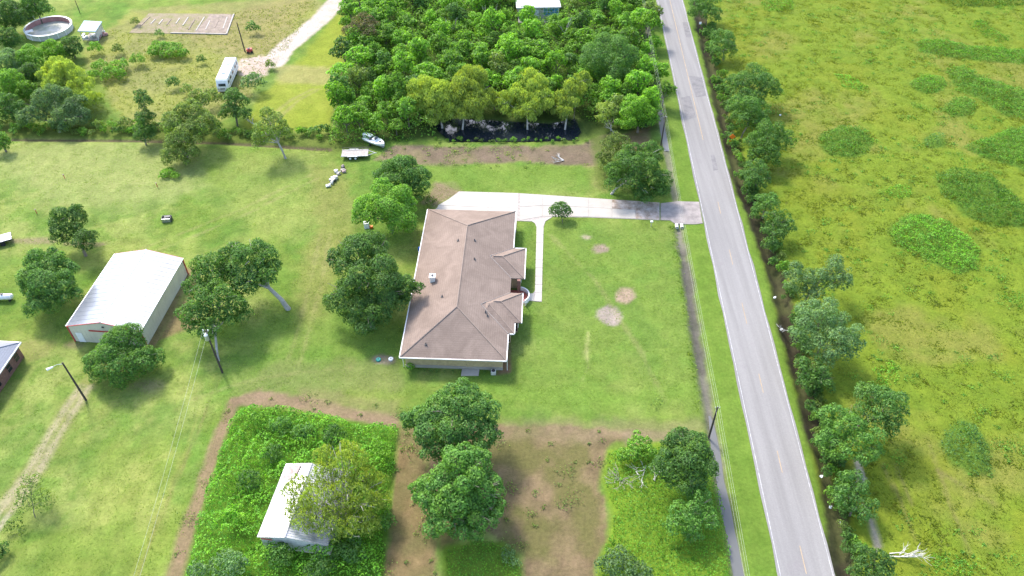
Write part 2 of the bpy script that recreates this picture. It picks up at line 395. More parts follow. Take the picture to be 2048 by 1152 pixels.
for o in (-9, 10):
    strip([(168+o, 775), (120+o, 850), (70+o*1.1, 935), (20+o*1.2, 1010), (-40+o*1.3, 1090)], 1.0, GRAVEL*A(.95, .95, .85), .45, .5, .85)
strip([(168, 775), (100, 885), (20, 1010)], 3.2, TAN, .8, .6, .55)
strip([(440, 750), (405, 840), (360, 945), (310, 1060), (272, 1160)], .32, (.15, .14, .05), .25, .2, .75)
strip([(428, 750), (395, 840), (352, 945), (300, 1060), (262, 1160)], .25, (.26, .24, .07), .25, .2, .4)
zone([(200, 900), (360, 860), (330, 1160), (120, 1160)], A(.205, .220, .045), 2.5, 2, .35)
# mown dirt lanes around the weed plot
zone([(462, 800), (520, 778), (640, 800), (800, 832), (800, 856), (700, 840), (560, 815), (478, 812)], DIRT*A(1.02, .95, .95), .5, .6, .95)
zone([(600, 780), (800, 800), (800, 835), (620, 810)], DIRT*A(.85, .95, .7), .8, .9, .55)
strip([(470, 805), (440, 870), (405, 980), (375, 1070), (345, 1165)], 1.9, DIRT*A(1, .93, .88), .4, .4, .9)
zone([(795, 850), (845, 850), (880, 1165), (765, 1165), (785, 980)], (.160, .112, .055), .4, .7, .96, .8, c2=(.130, .106, .046))
zone([(830, 850), (1000, 845), (1260, 860), (1250, 885), (1215, 900), (1202, 960), (1222, 1030), (1215, 1080), (1190, 1110), (1190, 1170), (1045, 1170), (1040, 1110), (1000, 1085), (960, 1050), (880, 1100), (870, 1000)], (.150, .108, .060), .4, .9, .97, .9, c2=(.115, .102, .038))
zone([(1000, 835), (1420, 842), (1380, 880), (1250, 885), (1000, 880)], DIRT*A(.88, .92, .85), .9, 1.0, .45)
zone([(1240, 860), (1340, 860), (1330, 888), (1250, 895)], DIRT, .6, .6, .7)
# weed plots
zone([(478, 812), (560, 818), (700, 842), (798, 858), (785, 980), (765, 1165), (365, 1165), (410, 1000), (448, 880)], (.075, .15, .014), .3, .3, 1, m=.3)
zone([(1215, 900), (1300, 885), (1420, 880), (1440, 980), (1468, 1165), (1190, 1165), (1215, 1080), (1222, 1030), (1202, 960)], (.13, .205, .018), .4, .4, .95, c2=(.10, .17, .015))
zone([(885, 1095), (960, 1080), (1010, 1085), (1045, 1130), (1045, 1165), (882, 1165)], (.10, .17, .018), .4, .4, .95)
# ditches
LD_UP = [(1292, 20), (1300, 120), (1318, 200), (1326, 260), (1340, 330), (1352, 400)]
LD_LO = [(1358, 458), (1374, 540), (1388, 640), (1404, 740), (1425, 850), (1442, 960), (1462, 1060), (1482, 1165)]
strip(LD_UP, 1.2, (.15, .140, .105), .3, .25, .8, dip=.4, dipw=.8)
strip(LD_LO, 1.7, (.13, .135, .065), .5, .45, .75, dip=.65, dipw=.95)
strip(LD_LO, 1.1, (.115, .105, .088), .25, .35, .9, .6, c2=(.17, .155, .125))
strip([(1370, 520), (1388, 640), (1404, 740)], 1.3, (.075, .070, .058), .4, .4, .75, .6)
RD = [(1388, -20), (1412, 80), (1436, 180), (1462, 290), (1490, 380), (1528, 470), (1560, 570), (1590, 700), (1622, 820), (1652, 920), (1672, 1020), (1700, 1170)]
strip(RD, 3.0, (.026, .020, .015), .5, .9, .95, .8, dip=1.1, dipw=1.2, c2=(.050, .052, .022))  # muddy right ditch, its colour darkened further with painted shade of trees and twigs
strip([(1715, 925), (1725, 960)], 1.0, (.33, .29, .27), .3, .2, .8)
strip([(1742, 1040), (1756, 1090)], .8, (.31, .25, .22), .3, .2, .8)
# wheel ruts across the meadow
for p in ([(1765, 930), (1800, 1000), (1830, 1080)], [(1858, 890), (1900, 1010), (1940, 1110)], [(1790, 930), (1825, 1010)], [(1872, 940), (1990, 1010)]):
    strip(p, .45, (.15, .125, .05), .35, .35, .55)
BR_G = [(ell(1692, 285, 54, 31), 0), (ell(1868, 283, 25, 15), 1), ([(1770, 465), (1810, 430), (1850, 428), (1900, 445), (1960, 500), (1955, 540), (1915, 548), (1850, 520), (1790, 490)], 0), ([(1870, 345), (1910, 338), (1975, 350), (2030, 390), (2060, 420), (2050, 455), (1985, 455), (1930, 430), (1880, 385)], 0), ([(1890, 140), (1920, 135), (1990, 165), (2060, 190), (2060, 240), (2010, 232), (1950, 195), (1915, 180)], 0), ([(1830, 85), (1880, 82), (1950, 95), (2060, 100), (2060, 128), (1980, 125), (1900, 115), (1840, 105)], 0), (ell(1855, 170, 36, 17), 0), (ell(1922, 215, 32, 19), 0), ([(1925, 295), (1960, 280), (2010, 262), (2060, 250), (2060, 350), (2020, 330), (1960, 315)], 0), ([(1885, 860), (1915, 840), (1950, 850), (1985, 900), (1985, 950), (1945, 955), (1905, 930), (1880, 895)], 0)]
for q_, d_ in BR_G: zone(q_, (.070, .135, .016), .6, .8, .85)
# pond bed
POND = [(866, 250), (905, 236), (1000, 240), (1100, 246), (1150, 236), (1162, 262), (1150, 278), (1060, 281), (900, 281)]
pl = PX(POND); k = np.where((gx > -30) & (gx < 40) & (gy > 120) & (gy < 165))[0]
gz[k] -= .7*(1-sst(-.8, .8, sdist(gx[k], gy[k], pl)))
zone(POND, (.05, .045, .035), .4, .2, 1)
# keep the sheet below road and drive
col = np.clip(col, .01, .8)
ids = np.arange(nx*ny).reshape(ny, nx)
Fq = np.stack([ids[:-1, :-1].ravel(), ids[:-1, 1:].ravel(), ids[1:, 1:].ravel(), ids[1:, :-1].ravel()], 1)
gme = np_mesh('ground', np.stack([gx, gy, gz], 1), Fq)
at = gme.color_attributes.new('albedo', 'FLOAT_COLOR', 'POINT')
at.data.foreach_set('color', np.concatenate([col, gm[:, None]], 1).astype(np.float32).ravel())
def mk_ground():
    m, N, L, b = nt('ground_sward'); a = N.new('ShaderNodeVertexColor'); a.layer_name = 'albedo'
    f1 = noise(N, L, 2.2, 6, .72); f2 = noise(N, L, .5, 5, .65, dist=.6)
    c = mixrgb(N, L, a.outputs[0], ramp(N, L, f1, [(.28, .74), (.5, 1.0), (.74, 1.24)]), 1.0, 'MULTIPLY')
    c = mixrgb(N, L, c, ramp(N, L, f2, [(.3, (.86, .90, .8)), (.7, (1.12, 1.06, 1.1))]), 1.0, 'MULTIPLY')
    L.new(c, b.inputs['Base Color']); b.inputs['Roughness'].default_value = .95; b.inputs['Specular IOR Level'].default_value = .1
    bump(N, L, b, f1, .55, .22); return m
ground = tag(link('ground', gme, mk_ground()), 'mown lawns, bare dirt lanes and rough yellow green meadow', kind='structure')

# ------------------------------------------------------------------ road with its paint
rl0, rl1 = W(1312, -160), W(1572, 1260); L0, L1 = W(1315, 0), W(1561, 1152); R0, R1 = W(1364, 0), W(1666, 1152)
def along(a, b, y): t = (y-b[1])/(a[1]-b[1]); return b[0]+(a[0]-b[0])*t
YA, YB = -150.0, 900.0
def band(off0, off1, ya, yb, z0, z1, name, mat, parent=None, base='L'):
    mb = MB(); a, b = (L0, L1) if base == 'L' else (R0, R1)
    n = max(1, int((yb-ya)/6)); P = []
    for i in range(n+1):
        y = ya+(yb-ya)*i/n; x = along(a, b, y); P.append((x+off0, y)); 
    Q = []
    for i in range(n+1):
        y = ya+(yb-ya)*i/n; x = along(a, b, y); Q.append((x+off1, y))
    mb.prism(P+Q[::-1], z0, z1); return mb.build(name, mat, parent)
mb = MB(); yy = np.linspace(YA, YB, 300); rr = np.random.default_rng(1)
Lp = [(along(L0, L1, y)-.28+rr.normal(0, .07), y) for y in yy]; Rp = [(along(R0, R1, y)+.26+rr.normal(0, .06), y) for y in yy]
road = tag(mb.prism(Lp+Rp[::-1], -.25, .06).build('road', M['asphalt']), 'straight bleached grey two lane country road', kind='structure')
for base in 'LR': band(-.05, .05, YA, YB, .0605, .066, 'edge_line', M['linewhite'], road, base)
def mid(y, o=0): return .5*(along(L0, L1, y)+along(R0, R1, y))+o
for i, (a, b) in enumerate((((1438, 404), (1442, 428)), ((1460, 500), (1468, 530)), ((1484, 606), (1493, 648)), ((1518, 748), (1526, 786)), ((1552, 902), (1565, 946)), ((1598, 1092), (1612, 1148)))):
    ya, yb = W(*b)[1], W(*a)[1]
    MB().prism([(mid(ya)-.055, ya), (mid(ya)+.055, ya), (mid(yb)+.055, yb), (mid(yb)-.055, yb)], .0605, .066).build('lane_dash', M['lineyellow'], road)
ya = W(1405, 280)[1]
MB().prism([(mid(ya)-.07, ya), (mid(ya)+.07, ya), (mid(400)+.07, 400), (mid(400)-.07, 400)], .0605, .066).build('solid_centre_line', M['lineyellow'], road)
def rpatch(pts, name='repair_patch'):
    MB().prism(PX(pts), .0605, .0635).build(name, M['patch'], road)
rpatch([(1378, 152), (1404, 155), (1412, 192), (1392, 195)])
rpatch([(1362, 196), (1380, 192), (1392, 235), (1372, 240)])
rpatch([(1421, 310), (1429, 310), (1436, 340), (1427, 342)])
rpatch([(1365, 45), (1378, 45), (1384, 75), (1372, 75)])

# ------------------------------------------------------------------ driveway, walk, apron, patio
drive = tag(MB().prism(PX([(918, 383), (1036, 386.5), (1200, 397.5), (1319, 405.5), (1319, 440.5), (1180, 435), (1106, 434), (1062, 443), (1030, 442), (1028, 470), (850, 470), (862, 425)]), -.1, .05).build('driveway', M['joint']), 'pale concrete driveway of cast slabs from the road to the house', kind='structure')
def slab(q, z1, mat, parent, name='concrete_slab', inset=.035):
    c = np.mean(np.array(q), 0); pts = []
    for p in q:
        d = np.array(p)-c; pts.append(tuple(c+d*(1-inset/max(.3, np.linalg.norm(d))*1.4)))
    MB().prism(pts, -.05, z1).build(name, mat, parent, bevel=.012, seg=1)
topl = [(1040, 387), (1200, 398), (1318, 406)]; botl = [(1040, 441.5), (1106, 432.5), (1180, 434), (1318, 440)]
def polyx(pl, x):
    for a, b in zip(pl, pl[1:]):
        if a[0] <= x <= b[0]: return a[1]+(b[1]-a[1])*(x-a[0])/(b[0]-a[0])
    return pl[-1][1]
cuts = [1040, 1085, 1130, 1177, 1224, 1271, 1318]
for i in range(6):
    a, b = cuts[i], cuts[i+1]
    for j in range(2):
        q = []
        for x, t in ((a, j/2), (b, j/2), (b, (j+1)/2), (a, (j+1)/2)):
            yt, yb_ = polyx(topl, x), polyx(botl if x != 1085 else [(1040, 441.5), (1085, 433.5), (1318, 440)], x); q.append((x, yt+(yb_-yt)*t))
        slab(PX(q), .085+random.uniform(-.006, .006), M['concrete_stain'] if (i >= 4 and j == 0) or i == 5 else M['concrete'], drive)
pad = [[(922, 384), (978, 385.2), (976, 415), (876, 411)], [(978, 385.2), (1036, 387), (1036, 415), (976, 415)],
       [(876, 411), (976, 415), (974, 466), (856, 466)], [(976, 415), (1036, 415), (1032, 466), (974, 466)]]
for q in pad: slab(PX(q), .09+random.uniform(-.005, .005), M['concrete_new'], drive)
walk = tag(MB().prism(PX([(1060, 441), (1107, 433), (1091, 443), (1087, 455), (1083.5, 604), (1049, 601), (1050, 588), (1066, 587), (1071, 580), (1073, 455), (1070, 447)]), -.1, .055).build('walkway', M['joint']), 'narrow pale concrete walk along the front of the house', kind='structure')
slab(PX([(1062, 442), (1105, 434), (1091, 443), (1087.5, 453), (1073, 453), (1070, 447)]), .08, M['concrete_new'], walk, 'paving_slab')
for i in range(9):
    t0, t1 = i/9, (i+1)/9; f = lambda t: (1073-4*t, 453+150*t); g = lambda t: (1087.5-4*t, 453+150*t)
    if i < 8: slab(PX([f(t0), g(t0), g(t1), f(t1)]), .08+random.uniform(-.004, .004), M['concrete_new'], walk, 'paving_slab')
    else: slab(PX([(1069.5, 586.5), g(t0), g(t1), (1068, 602.8)]), .08, M['concrete_new'], walk, 'paving_slab')
slab(PX([(1050, 588.5), (1068.5, 587), (1067.5, 602.5), (1049.5, 601)]), .082, M['concrete_new'], walk, 'paving_slab')
tag(MB().prism(PX([(1321, 407), (1356, 403), (1398, 404), (1405.5, 447), (1390, 449), (1350, 448), (1340, 441), (1321, 440.5)]), -.2, .072).build('drive_apron', M['apron'], bevel=.02), 'stained grey apron where the driveway meets the road', kind='structure')
tag(MB().prism(PX([(924, 739), (959, 739), (957, 752), (922, 752)]), -.1, .12).build('patio_slab', M['concrete'], bevel=.02), 'small pale concrete step slab at the near end wall', kind='structure')

# ------------------------------------------------------------------ water
def pondmesh(poly, z): 
    return MB().prism(poly, z-.02, z)
tag(pondmesh(PX(POND), -.22).build('pond', M['pond']), 'dark still pond under the willows', kind='structure')
def ditchwater(pts, w, z, name, label):
    p = [np.array(q) for q in PX(pts)]; Lq, Rq = [], []
    for i, q in enumerate(p):
        t = p[min(i+1, len(p)-1)]-p[max(i-1, 0)]; t /= np.linalg.norm(t); n = np.array([-t[1], t[0]])
        w_ = w[i] if hasattr(w, '__len__') else w; Lq.append(tuple(q+n*w_)); Rq.append(tuple(q-n*w_))
    return tag(MB().prism(Lq+Rq[::-1], z-.02, z).build(name, M['mudwater']), label, kind='structure')
ditchwater([(1420, 828), (1425, 850), (1433, 905), (1442, 960), (1452, 1010), (1462, 1060), (1472, 1110), (1482, 1165)], (.15, .35, .6, .48, .66, .55, .7, .66), -.42, 'ditch_water', 'shallow grey water in the ditch along the front lawn')
ditchwater([(1316, 215), (1324, 262), (1332, 300)], .8, -.26, 'ditch_water', 'grey ditch water beside the wood edge')


# ------------------------------------------------------------------ ranch house
h0 = W(800, 714, 2.7)
house = empty('ranch_house', (h0[0], h0[1], 0), -.043, label='long tan brick ranch house with brown hipped shingle roof', cat='house')
SL = .38
def hip(mb, u0, u1, v0, v1, z, s=SL, t=.2):
    P = [(u0, v0), (u1, v0), (u1, v1), (u0, v1)]; hw = min(u1-u0, v1-v0)/2; zr = z+hw*s
    if u1-u0 > v1-v0: r = [(u0+hw, (v0+v1)/2), (u1-hw, (v0+v1)/2)]; fs = [(4, 5, 9, 8), (5, 6, 9), (6, 7, 8, 9), (7, 4, 8)]
    else: r = [((u0+u1)/2, v0+hw), ((u0+u1)/2, v1-hw)]; fs = [(4, 5, 8), (5, 6, 9, 8), (6, 7, 9), (7, 4, 8, 9)]
    V = [(*p, z-t) for p in P]+[(*p, z) for p in P]+[(*q, zr) for q in r]
    mb.add(V, [(3, 2, 1, 0), (0, 1, 5, 4), (1, 2, 6, 5), (2, 3, 7, 6), (3, 0, 4, 7)]+fs); return P, r, zr
HW, HL = 15.0, 33.4
RECTS = [(0, HW, 0, HL, 2.70), (8.5, 17.0, 16.85, 23.9, 2.694), (8.0, 15.9, 5.2, 13.6, 2.688), (9.5, 16.85, 7.4, 13.59, 2.682)]
roofs = []
for i, (u0, u1, v0, v1, z) in enumerate(RECTS):
    mb = MB(); P, r, zr = hip(mb, u0, u1, v0, v1, z); rf = mb.build('roof', M['shingle'], house); roofs.append(rf)
    caps = MB()
    vis = {0: [(0, 0), (1, 0), (2, 1), (3, 1)], 1: [(1, 1), (2, 1)], 2: [(1, 1)], 3: [(1, 1), (2, 1)]}[i]
    for a, b in vis:
        caps.tube([(P[a][0], P[a][1], z+.02), (r[b][0], r[b][1], zr+.02)], .09, 5)
    ra = r[0]
    caps.tube([(*ra, zr+.02), (*r[1], zr+.02)], .09, 5)
    caps.build('ridge_cap', M['cap'], rf)
g = .11
def gutter(u0, v0, u1, v1, z): 
    L = math.hypot(u1-u0, v1-v0); return MB().box(((u0+u1)/2, (v0+v1)/2, z-.085), (L, .15, .18), math.atan2(v1-v0, u1-u0)).build('gutter', M['trim'], house, bevel=.02, seg=1)
gutter(-.09, 0, -.09, HL, 2.70); gutter(-.1, -.09, HW+.1, -.09, 2.705); gutter(HW+.09, .05, HW+.09, 5.05, 2.70)
gutter(HW+.09, 24.05, HW+.09, HL, 2.70); gutter(17.09, 16.8, 17.09, 23.95, 2.694); gutter(16.94, 7.35, 16.94, 13.65, 2.682)
gutter(15.25, 5.11, 15.95, 5.11, 2.688); gutter(15.99, 5.2, 15.99, 7.25, 2.688); gutter(15.3, 23.99, 17.1, 23.99, 2.694)
wall = MB().box((HW/2, HL/2, 1.25), (HW-1.1, HL-1.1, 2.52)).build('wall', M['tanbrick'], house)
for u0, u1, v0, v1 in ((9, 16.45, 17.4, 23.35), (9, 15.35, 5.75, 13.05), (9, 16.35, 7.95, 12.95)):
    MB().box(((u0+u1)/2, (v0+v1)/2, 1.24), (u1-u0, v1-v0, 2.50)).build('wall', M['tanbrick'], house)
MB().box((HW/2, .5, .25), (HW-1.0, .12, .5)).build('plinth', M['concrete'], house)
def window(parent, c, w, h, rz, mframe='trim', nx_=2, nz_=2, pane='glass'):
    fr = MB(); ca, sa = math.cos(rz), math.sin(rz)
    def at(o, dz, k=0): return (c[0]+ca*o+sa*k, c[1]+sa*o-ca*k, c[2]+dz)
    for o in [-w/2+w*i/nx_ for i in range(nx_+1)]: fr.box(at(o, 0, .02), (.07, .10, h+.07), rz)
    for dz in [-h/2+h*i/nz_ for i in range(nz_+1)]: fr.box(at(0, dz, .025), (w, .09, .07), rz)
    f = fr.build('window', M[mframe], parent)
    for i in range(nx_):
        for j in range(nz_):
            MB().box(at(-w/2+w*(i+.5)/nx_, -h/2+h*(j+.5)/nz_), (w/nx_-.06, .05, h/nz_-.06), rz).build('pane', M[pane], f)
    return f
window(house, (16.0, 7.93, 1.25), .62, 1.9, 0, 'brick', 2, 3); window(house, (14.85, 5.73, 1.25), .8, 1.7, 0, 'brick', 2, 3)
for v in (18.8, 21.9): window(house, (16.47, v, 1.35), 1.5, 1.4, math.pi/2)
for v in (9.0, 11.6): window(house, (16.37, v, 1.35), 1.4, 1.4, math.pi/2)
for v in (2.2, 4.3, 26.5, 30): window(house, (HW-.53, v, 1.35), 1.3, 1.3, math.pi/2)
for v in (5, 11, 19, 27): window(house, (.53, v, 1.35), 1.6, 1.2, -math.pi/2)
dr = MB().box((9.7, .52, 1.07), (1.0, .08, 2.1)).build('door', M['tanbrick'], house, bevel=.02); MB().tube([(9.35, .44, 1.05), (9.35, .50, 1.05)], .04, 6).build('handle', M['dark'], dr)
MB().box((7.4, .30, 2.44), (2.6, .5, .1)).build('eave_vent', M['brick'], house)
M['flash'] = surf('valley_flashing', (.36, .30, .255), .8, .3, 1.2)
for (ua, va), (ub, vb) in (((15, 23.9), (11.5, 20.4)), ((15, 16.85), (11.5, 20.35)), ((15, 5.2), (10.8, 9.4)), ((15, 13.6), (10.8, 9.4))):
    MB().tube([(ua, va, 2.71), (ub, vb, 2.71+SL*(15-ub))], .07, 5).build('valley_flashing', M['flash'], roofs[0])
# roof furniture
ch = MB().box((3.05, 14.6, 4.15), (.78, .78, 1.3)).build('chimney', M['trim'], house, bevel=.03)
MB().box((3.05, 14.6, 4.84), (.95, .95, .09)).build('chimney_cap', M['trim'], ch); MB().tube([(3.05, 14.6, 4.8), (3.05, 14.6, 5.02)], .2, 10).build('flue', M['dark'], ch)
def vent(u, v, h=.4, r=.07, m='dark'):
    z = 2.7+SL*min(u, HW-u, v, HL-v); b = MB().tube([(u, v, z-.1), (u, v, z+h)], r, 8)
    b.box((u, v, z+.02), (.4, .4, .05)); b.build('vent_pipe', M[m], house)
for a in ((3.5, 1.9), (5.0, 10.4), (6.3, 22.6), (11.6, 8.0), (11.9, 7.4), (8.9, 22.8), (9.2, 18.5)): vent(*a)
# rounded entry porch between the two wings
pc = (16.2, 15.2)
def arc(r0, r1, a0, a1, z0, z1, n=14, c=pc):
    P = [(c[0]+r0*math.cos(a0+(a1-a0)*i/n), c[1]+r0*math.sin(a0+(a1-a0)*i/n)) for i in range(n+1)]
    Q = [(c[0]+r1*math.cos(a0+(a1-a0)*i/n), c[1]+r1*math.sin(a0+(a1-a0)*i/n)) for i in range(n+1)]
    return MB().prism(P+Q[::-1], z0, z1)
porch = MB().box((15.3, 15.2, .1), (1.9, 3.0, .36)).build('porch_floor', M['redbrick'], house)
arc(.02, 1.45, -1.45, 1.57, -.1, .27).build('porch_step', M['redbrick'], porch)
arc(1.56, 1.76, -.95, 1.4, -.1, .9).build('curved_parapet', M['trim'], house, bevel=.03, seg=1)
MB().box((16.2, 16.6, 1.3), (.5, .5, 2.6)).build('porch_pillar', M['brick'], house)
MB().box((14.50, 15.2, 1.35), (.08, 1.1, 2.1)).build('front_door', M['redbrick'], house)
MB().tube([(17.3, 13.55, .1), (17.5, 13.3, 1.0), (16.95, 11.9, 2.5)], .10, 6).build('downpipe', M['trim'], house)
for u, v in ((-.02, .45), (HW-.12, .45), (-.0, 10.4)):
    MB().tube([(u, v, 2.55), (u+.25, v+.06, 2.2), (u+.25, v+.06, 0)], .06, 6).build('downpipe', M['trim'], house)
def hp(u, v, z=0): # a point beside the house
    a = -.043; return (h0[0]+u*math.cos(a)-v*math.sin(a), h0[1]+u*math.sin(a)+v*math.cos(a), z)
ac = empty('air_conditioner', hp(13.2, -.25), -.043, label='small white air conditioner standing by the near end wall', cat='air conditioner')
MB().box((0, 0, .35), (.7, .6, .7)).build('case', M['offwhite'], ac, bevel=.04); MB().tube([(0, 0, .70), (0, 0, .74)], .27, 12).build('fan_grille', M['dark'], ac)

# ------------------------------------------------------------------ metal barn
b0 = np.array([-64.9, 79.07]); BW, BL, BE, BR = 11.2, 15.85, 3.4, 4.75
barn = empty('metal_barn', (b0[0], b0[1], 0), -.0925, label='white roofed metal barn with almond walls and red trim', cat='barn')
MB().add([(.12, .12, 0), (BW-.12, .12, 0), (BW-.12, BL-.12, 0), (.12, BL-.12, 0), (.12, .12, BE-.1), (BW-.12, .12, BE-.1), (BW-.12, BL-.12, BE-.1), (.12, BL-.12, BE-.1), (BW/2, .12, BR-.1), (BW/2, BL-.12, BR-.1)],
         [(3, 2, 1, 0), (0, 1, 5, 8, 4), (1, 2, 6, 5), (2, 3, 7, 9, 6), (3, 0, 4, 7), (4, 8, 9, 7), (8, 5, 6, 9)]).build('wall', M['barnwall'], barn)
for side in (0, 1):
    xa, xb = (0, BW/2) if side == 0 else (BW, BW/2)
    mb = MB().add([(xa, 0, BE), (xb, 0, BR), (xb, BL, BR), (xa, BL, BE), (xa, 0, BE-.07), (xb, 0, BR-.07), (xb, BL, BR-.07), (xa, BL, BE-.07)],
             [(0, 1, 2, 3), (7, 6, 5, 4), (4, 5, 1, 0), (5, 6, 2, 1), (6, 7, 3, 2), (7, 4, 0, 3)])
    rf = mb.build('roof', M['whiteroof'], barn)
    rb = MB()
    for i in range(1, 17):
        y = BL*i/17; rb.tube([(xa, y, BE+.012), (xb, y, BR+.012)], .016, 4)
    tag(rb.build('seam', M['whiteroof'], rf), kind='stuff')
MB().tube([(BW/2, -.02, BR-.04), (BW/2, BL+.02, BR-.04)], .13, 8).build('ridge_cap', M['white'], barn)
for y in (-.02, BL+.02):
    for xa in (0, BW):
        MB().tube([(xa, y, BE-.06), (BW/2, y, BR-.06)], .075, 4).build('rake_trim', M['red'], barn)
    for xa in (.06, BW-.06): MB().box((xa, y+(.09 if y < 1 else -.09), BE/2-.05), (.16, .16, BE-.1)).build('corner_trim', M['red'], barn)
for xa in (-.05, BW+.05): MB().box((xa, BL/2, BE-.07), (.12, BL, .13)).build('gutter', M['white'], barn)
wr = MB()
for i in range(1, 26): wr.box((BW-.11, BL*i/26, (BE-.15)/2), (.03, .05, BE-.2))
for i in range(1, 19): wr.box((BW*i/19, .11, (BE-.3)/2), (.05, .03, BE-.3))
tag(wr.build('siding_rib', M['barnwall'], barn), kind='stuff')
big_door = MB().box((6.6, .10, 1.25), (5.0, .06, 2.5)).build('roller_door', M['barnwall'], barn)
MB().box((6.3, .06, 2.66), (6.3, .1, .22)).build('door_header', M['red'], barn)
MB().box((1.25, .09, .95), (1.0, .08, 1.9)).build('door', M['white'], barn, bevel=.02)
MB().box((5.6, .07, 3.6), (.3, .1, .25)).build('gable_light', M['dark'], barn)
for y in (4, 11): pass

# ------------------------------------------------------------------ house at the left edge
c0 = W(40, 685, 2.7); c1 = W(0, 743, 2.7); dv = (c1-c0)[:2]; dv /= np.linalg.norm(dv); hl = 13.0
# local frame: +x runs away from the corner along the far wall (to the left), +y towards the viewer
lh = empty('brick_house', (c0[0], c0[1], 0), math.atan2(dv[1], dv[0]), label='brown brick house with grey shingle roof cut by the left edge', cat='house')
mb = MB(); P, r, zr = hip(mb, 0, hl, -10.0, 0, 2.7, .42); mb.build('roof', M['greyroof'], lh)
cp = MB()
for a, b in ((3, 0), (0, 0), (1, 1), (2, 1)): cp.tube([(*P[a], 2.72), (*r[b], zr+.02)], .08, 5)
cp.tube([(*r[0], zr+.02), (*r[1], zr+.02)], .08, 5); cp.build('ridge_cap', M['greyroof'], lh)
MB().box((hl/2, .07, 2.61), (hl+.2, .13, .16)).build('gutter', M['trim'], lh); MB().box((-.07, -5, 2.61), (.13, 10.1, .16)).build('gutter', M['trim'], lh)
MB().box((hl/2, -5, 1.25), (hl-.7, 9.3, 2.5)).build('wall', M['brick'], lh)
for u in (1.6, 3.6, 6.5): window(lh, (u, -.34, 1.3), 1.0, 1.3, math.pi, 'brick', 1, 2)

# ------------------------------------------------------------------ ruined shed under the willow
s0, s1, s2 = W(514, 1074, 2.7), W(572, 927, 2.7), W(655, 1094, 2.7)
sv = (s1-s0)[:2]; SLen = float(np.linalg.norm(sv)); sw = float(abs(np.dot((s2-s0)[:2], np.array([sv[1], -sv[0]])/SLen)))
shed = empty('old_shed', (s0[0], s0[1], 0), math.atan2(sv[1], sv[0])-math.pi/2, label='derelict shed with white ribbed metal roof half hidden by a willow', cat='shed')
rx = sw*.42
MB().add([(.2, .2, 0), (sw-.2, .2, 0), (sw-.2, SLen-.2, 0), (.2, SLen-.2, 0), (.2, .2, 2.6), (sw-.2, .2, 2.6), (sw-.2, SLen-.2, 2.6), (.2, SLen-.2, 2.6), (rx, .2, 3.35), (rx, SLen-.2, 3.35)],
         [(3, 2, 1, 0), (0, 1, 5, 8, 4), (1, 2, 6, 5), (2, 3, 7, 9, 6), (3, 0, 4, 7), (4, 8, 9, 7), (8, 5, 6, 9)]).build('wall', M['offwhite'], shed)
for xa in (0, sw):
    rf = MB().add([(xa, 0, 2.7), (rx, 0, 3.5), (rx, SLen, 3.5), (xa, SLen, 2.7), (xa, 0, 2.65), (rx, 0, 3.45), (rx, SLen, 3.45), (xa, SLen, 2.65)],
        [(0, 1, 2, 3), (7, 6, 5, 4), (4, 5, 1, 0), (5, 6, 2, 1), (6, 7, 3, 2), (7, 4, 0, 3)]).build('roof', M['oldroof'], shed)
    rb = MB()
    for i in range(1, 34):
        y = SLen*i/34; rb.tube([(xa, y, 2.715), (rx, y, 3.515)], .04, 4)
    tag(rb.build('rib', M['oldroof'], rf), kind='stuff')
MB().add([(.3, SLen*.76, 2.80), (2.0, SLen*.78, 3.27), (2.2, SLen*.97, 3.36), (.5, SLen*.95, 2.91), (.3, SLen*.76, 2.76), (2.0, SLen*.78, 3.23), (2.2, SLen*.97, 3.32), (.5, SLen*.95, 2.87)],
         [(0, 1, 2, 3), (7, 6, 5, 4), (4, 5, 1, 0), (5, 6, 2, 1), (6, 7, 3, 2), (7, 4, 0, 3)]).build('rusted_sheet', M['rust'], shed)
MB().tube([(rx, -.02, 3.52), (rx, SLen, 3.52)], .09, 6).build('ridge_cap', M['oldroof'], shed)
MB().box((1.1, -.03, 2.5), (1.3, .06, .18)).build('fascia_board', M['red'], shed)

# ------------------------------------------------------------------ motorhome
a, b = W(448, 187)[:2], W(473, 128)[:2]; dvec = a-b; rvl = 10.2; hd = math.atan2(dvec[1], dvec[0])
ctr = a-dvec/np.linalg.norm(dvec)*rvl/2
rv = empty('motorhome', (*ctr, 0), hd, label='white motorhome parked on the tan grass beside a gravel pad', cat='motorhome')
h = rvl/2; pr = [(-h, .55), (h-.25, .55), (h, .95), (h-.08, 1.55), (h-.55, 2.75), (h-.9, 3.05), (-h+.25, 3.05), (-h, 2.85)]
MB().xprism(pr, -1.2, 1.2).build('body', M['white'], rv, bevel=.10, seg=3)
MB().xprism([(h-.12, 1.60), (h-.04, 1.66), (h-.24, 2.15), (h-.36, 2.15)], -.75, .75).build('windscreen', M['glass'], rv)
MB().box((h+.04, 0, .62), (.18, 2.3, .28)).build('bumper', M['offwhite'], rv, bevel=.04)
for y in (-.85, .85): MB().box((h-.02, y, 1.08), (.1, .4, .2)).build('headlight', M['steel'], rv)
MB().box((h-.02, 0, 1.08), (.06, 1.0, .22)).build('grille', M['dark'], rv)
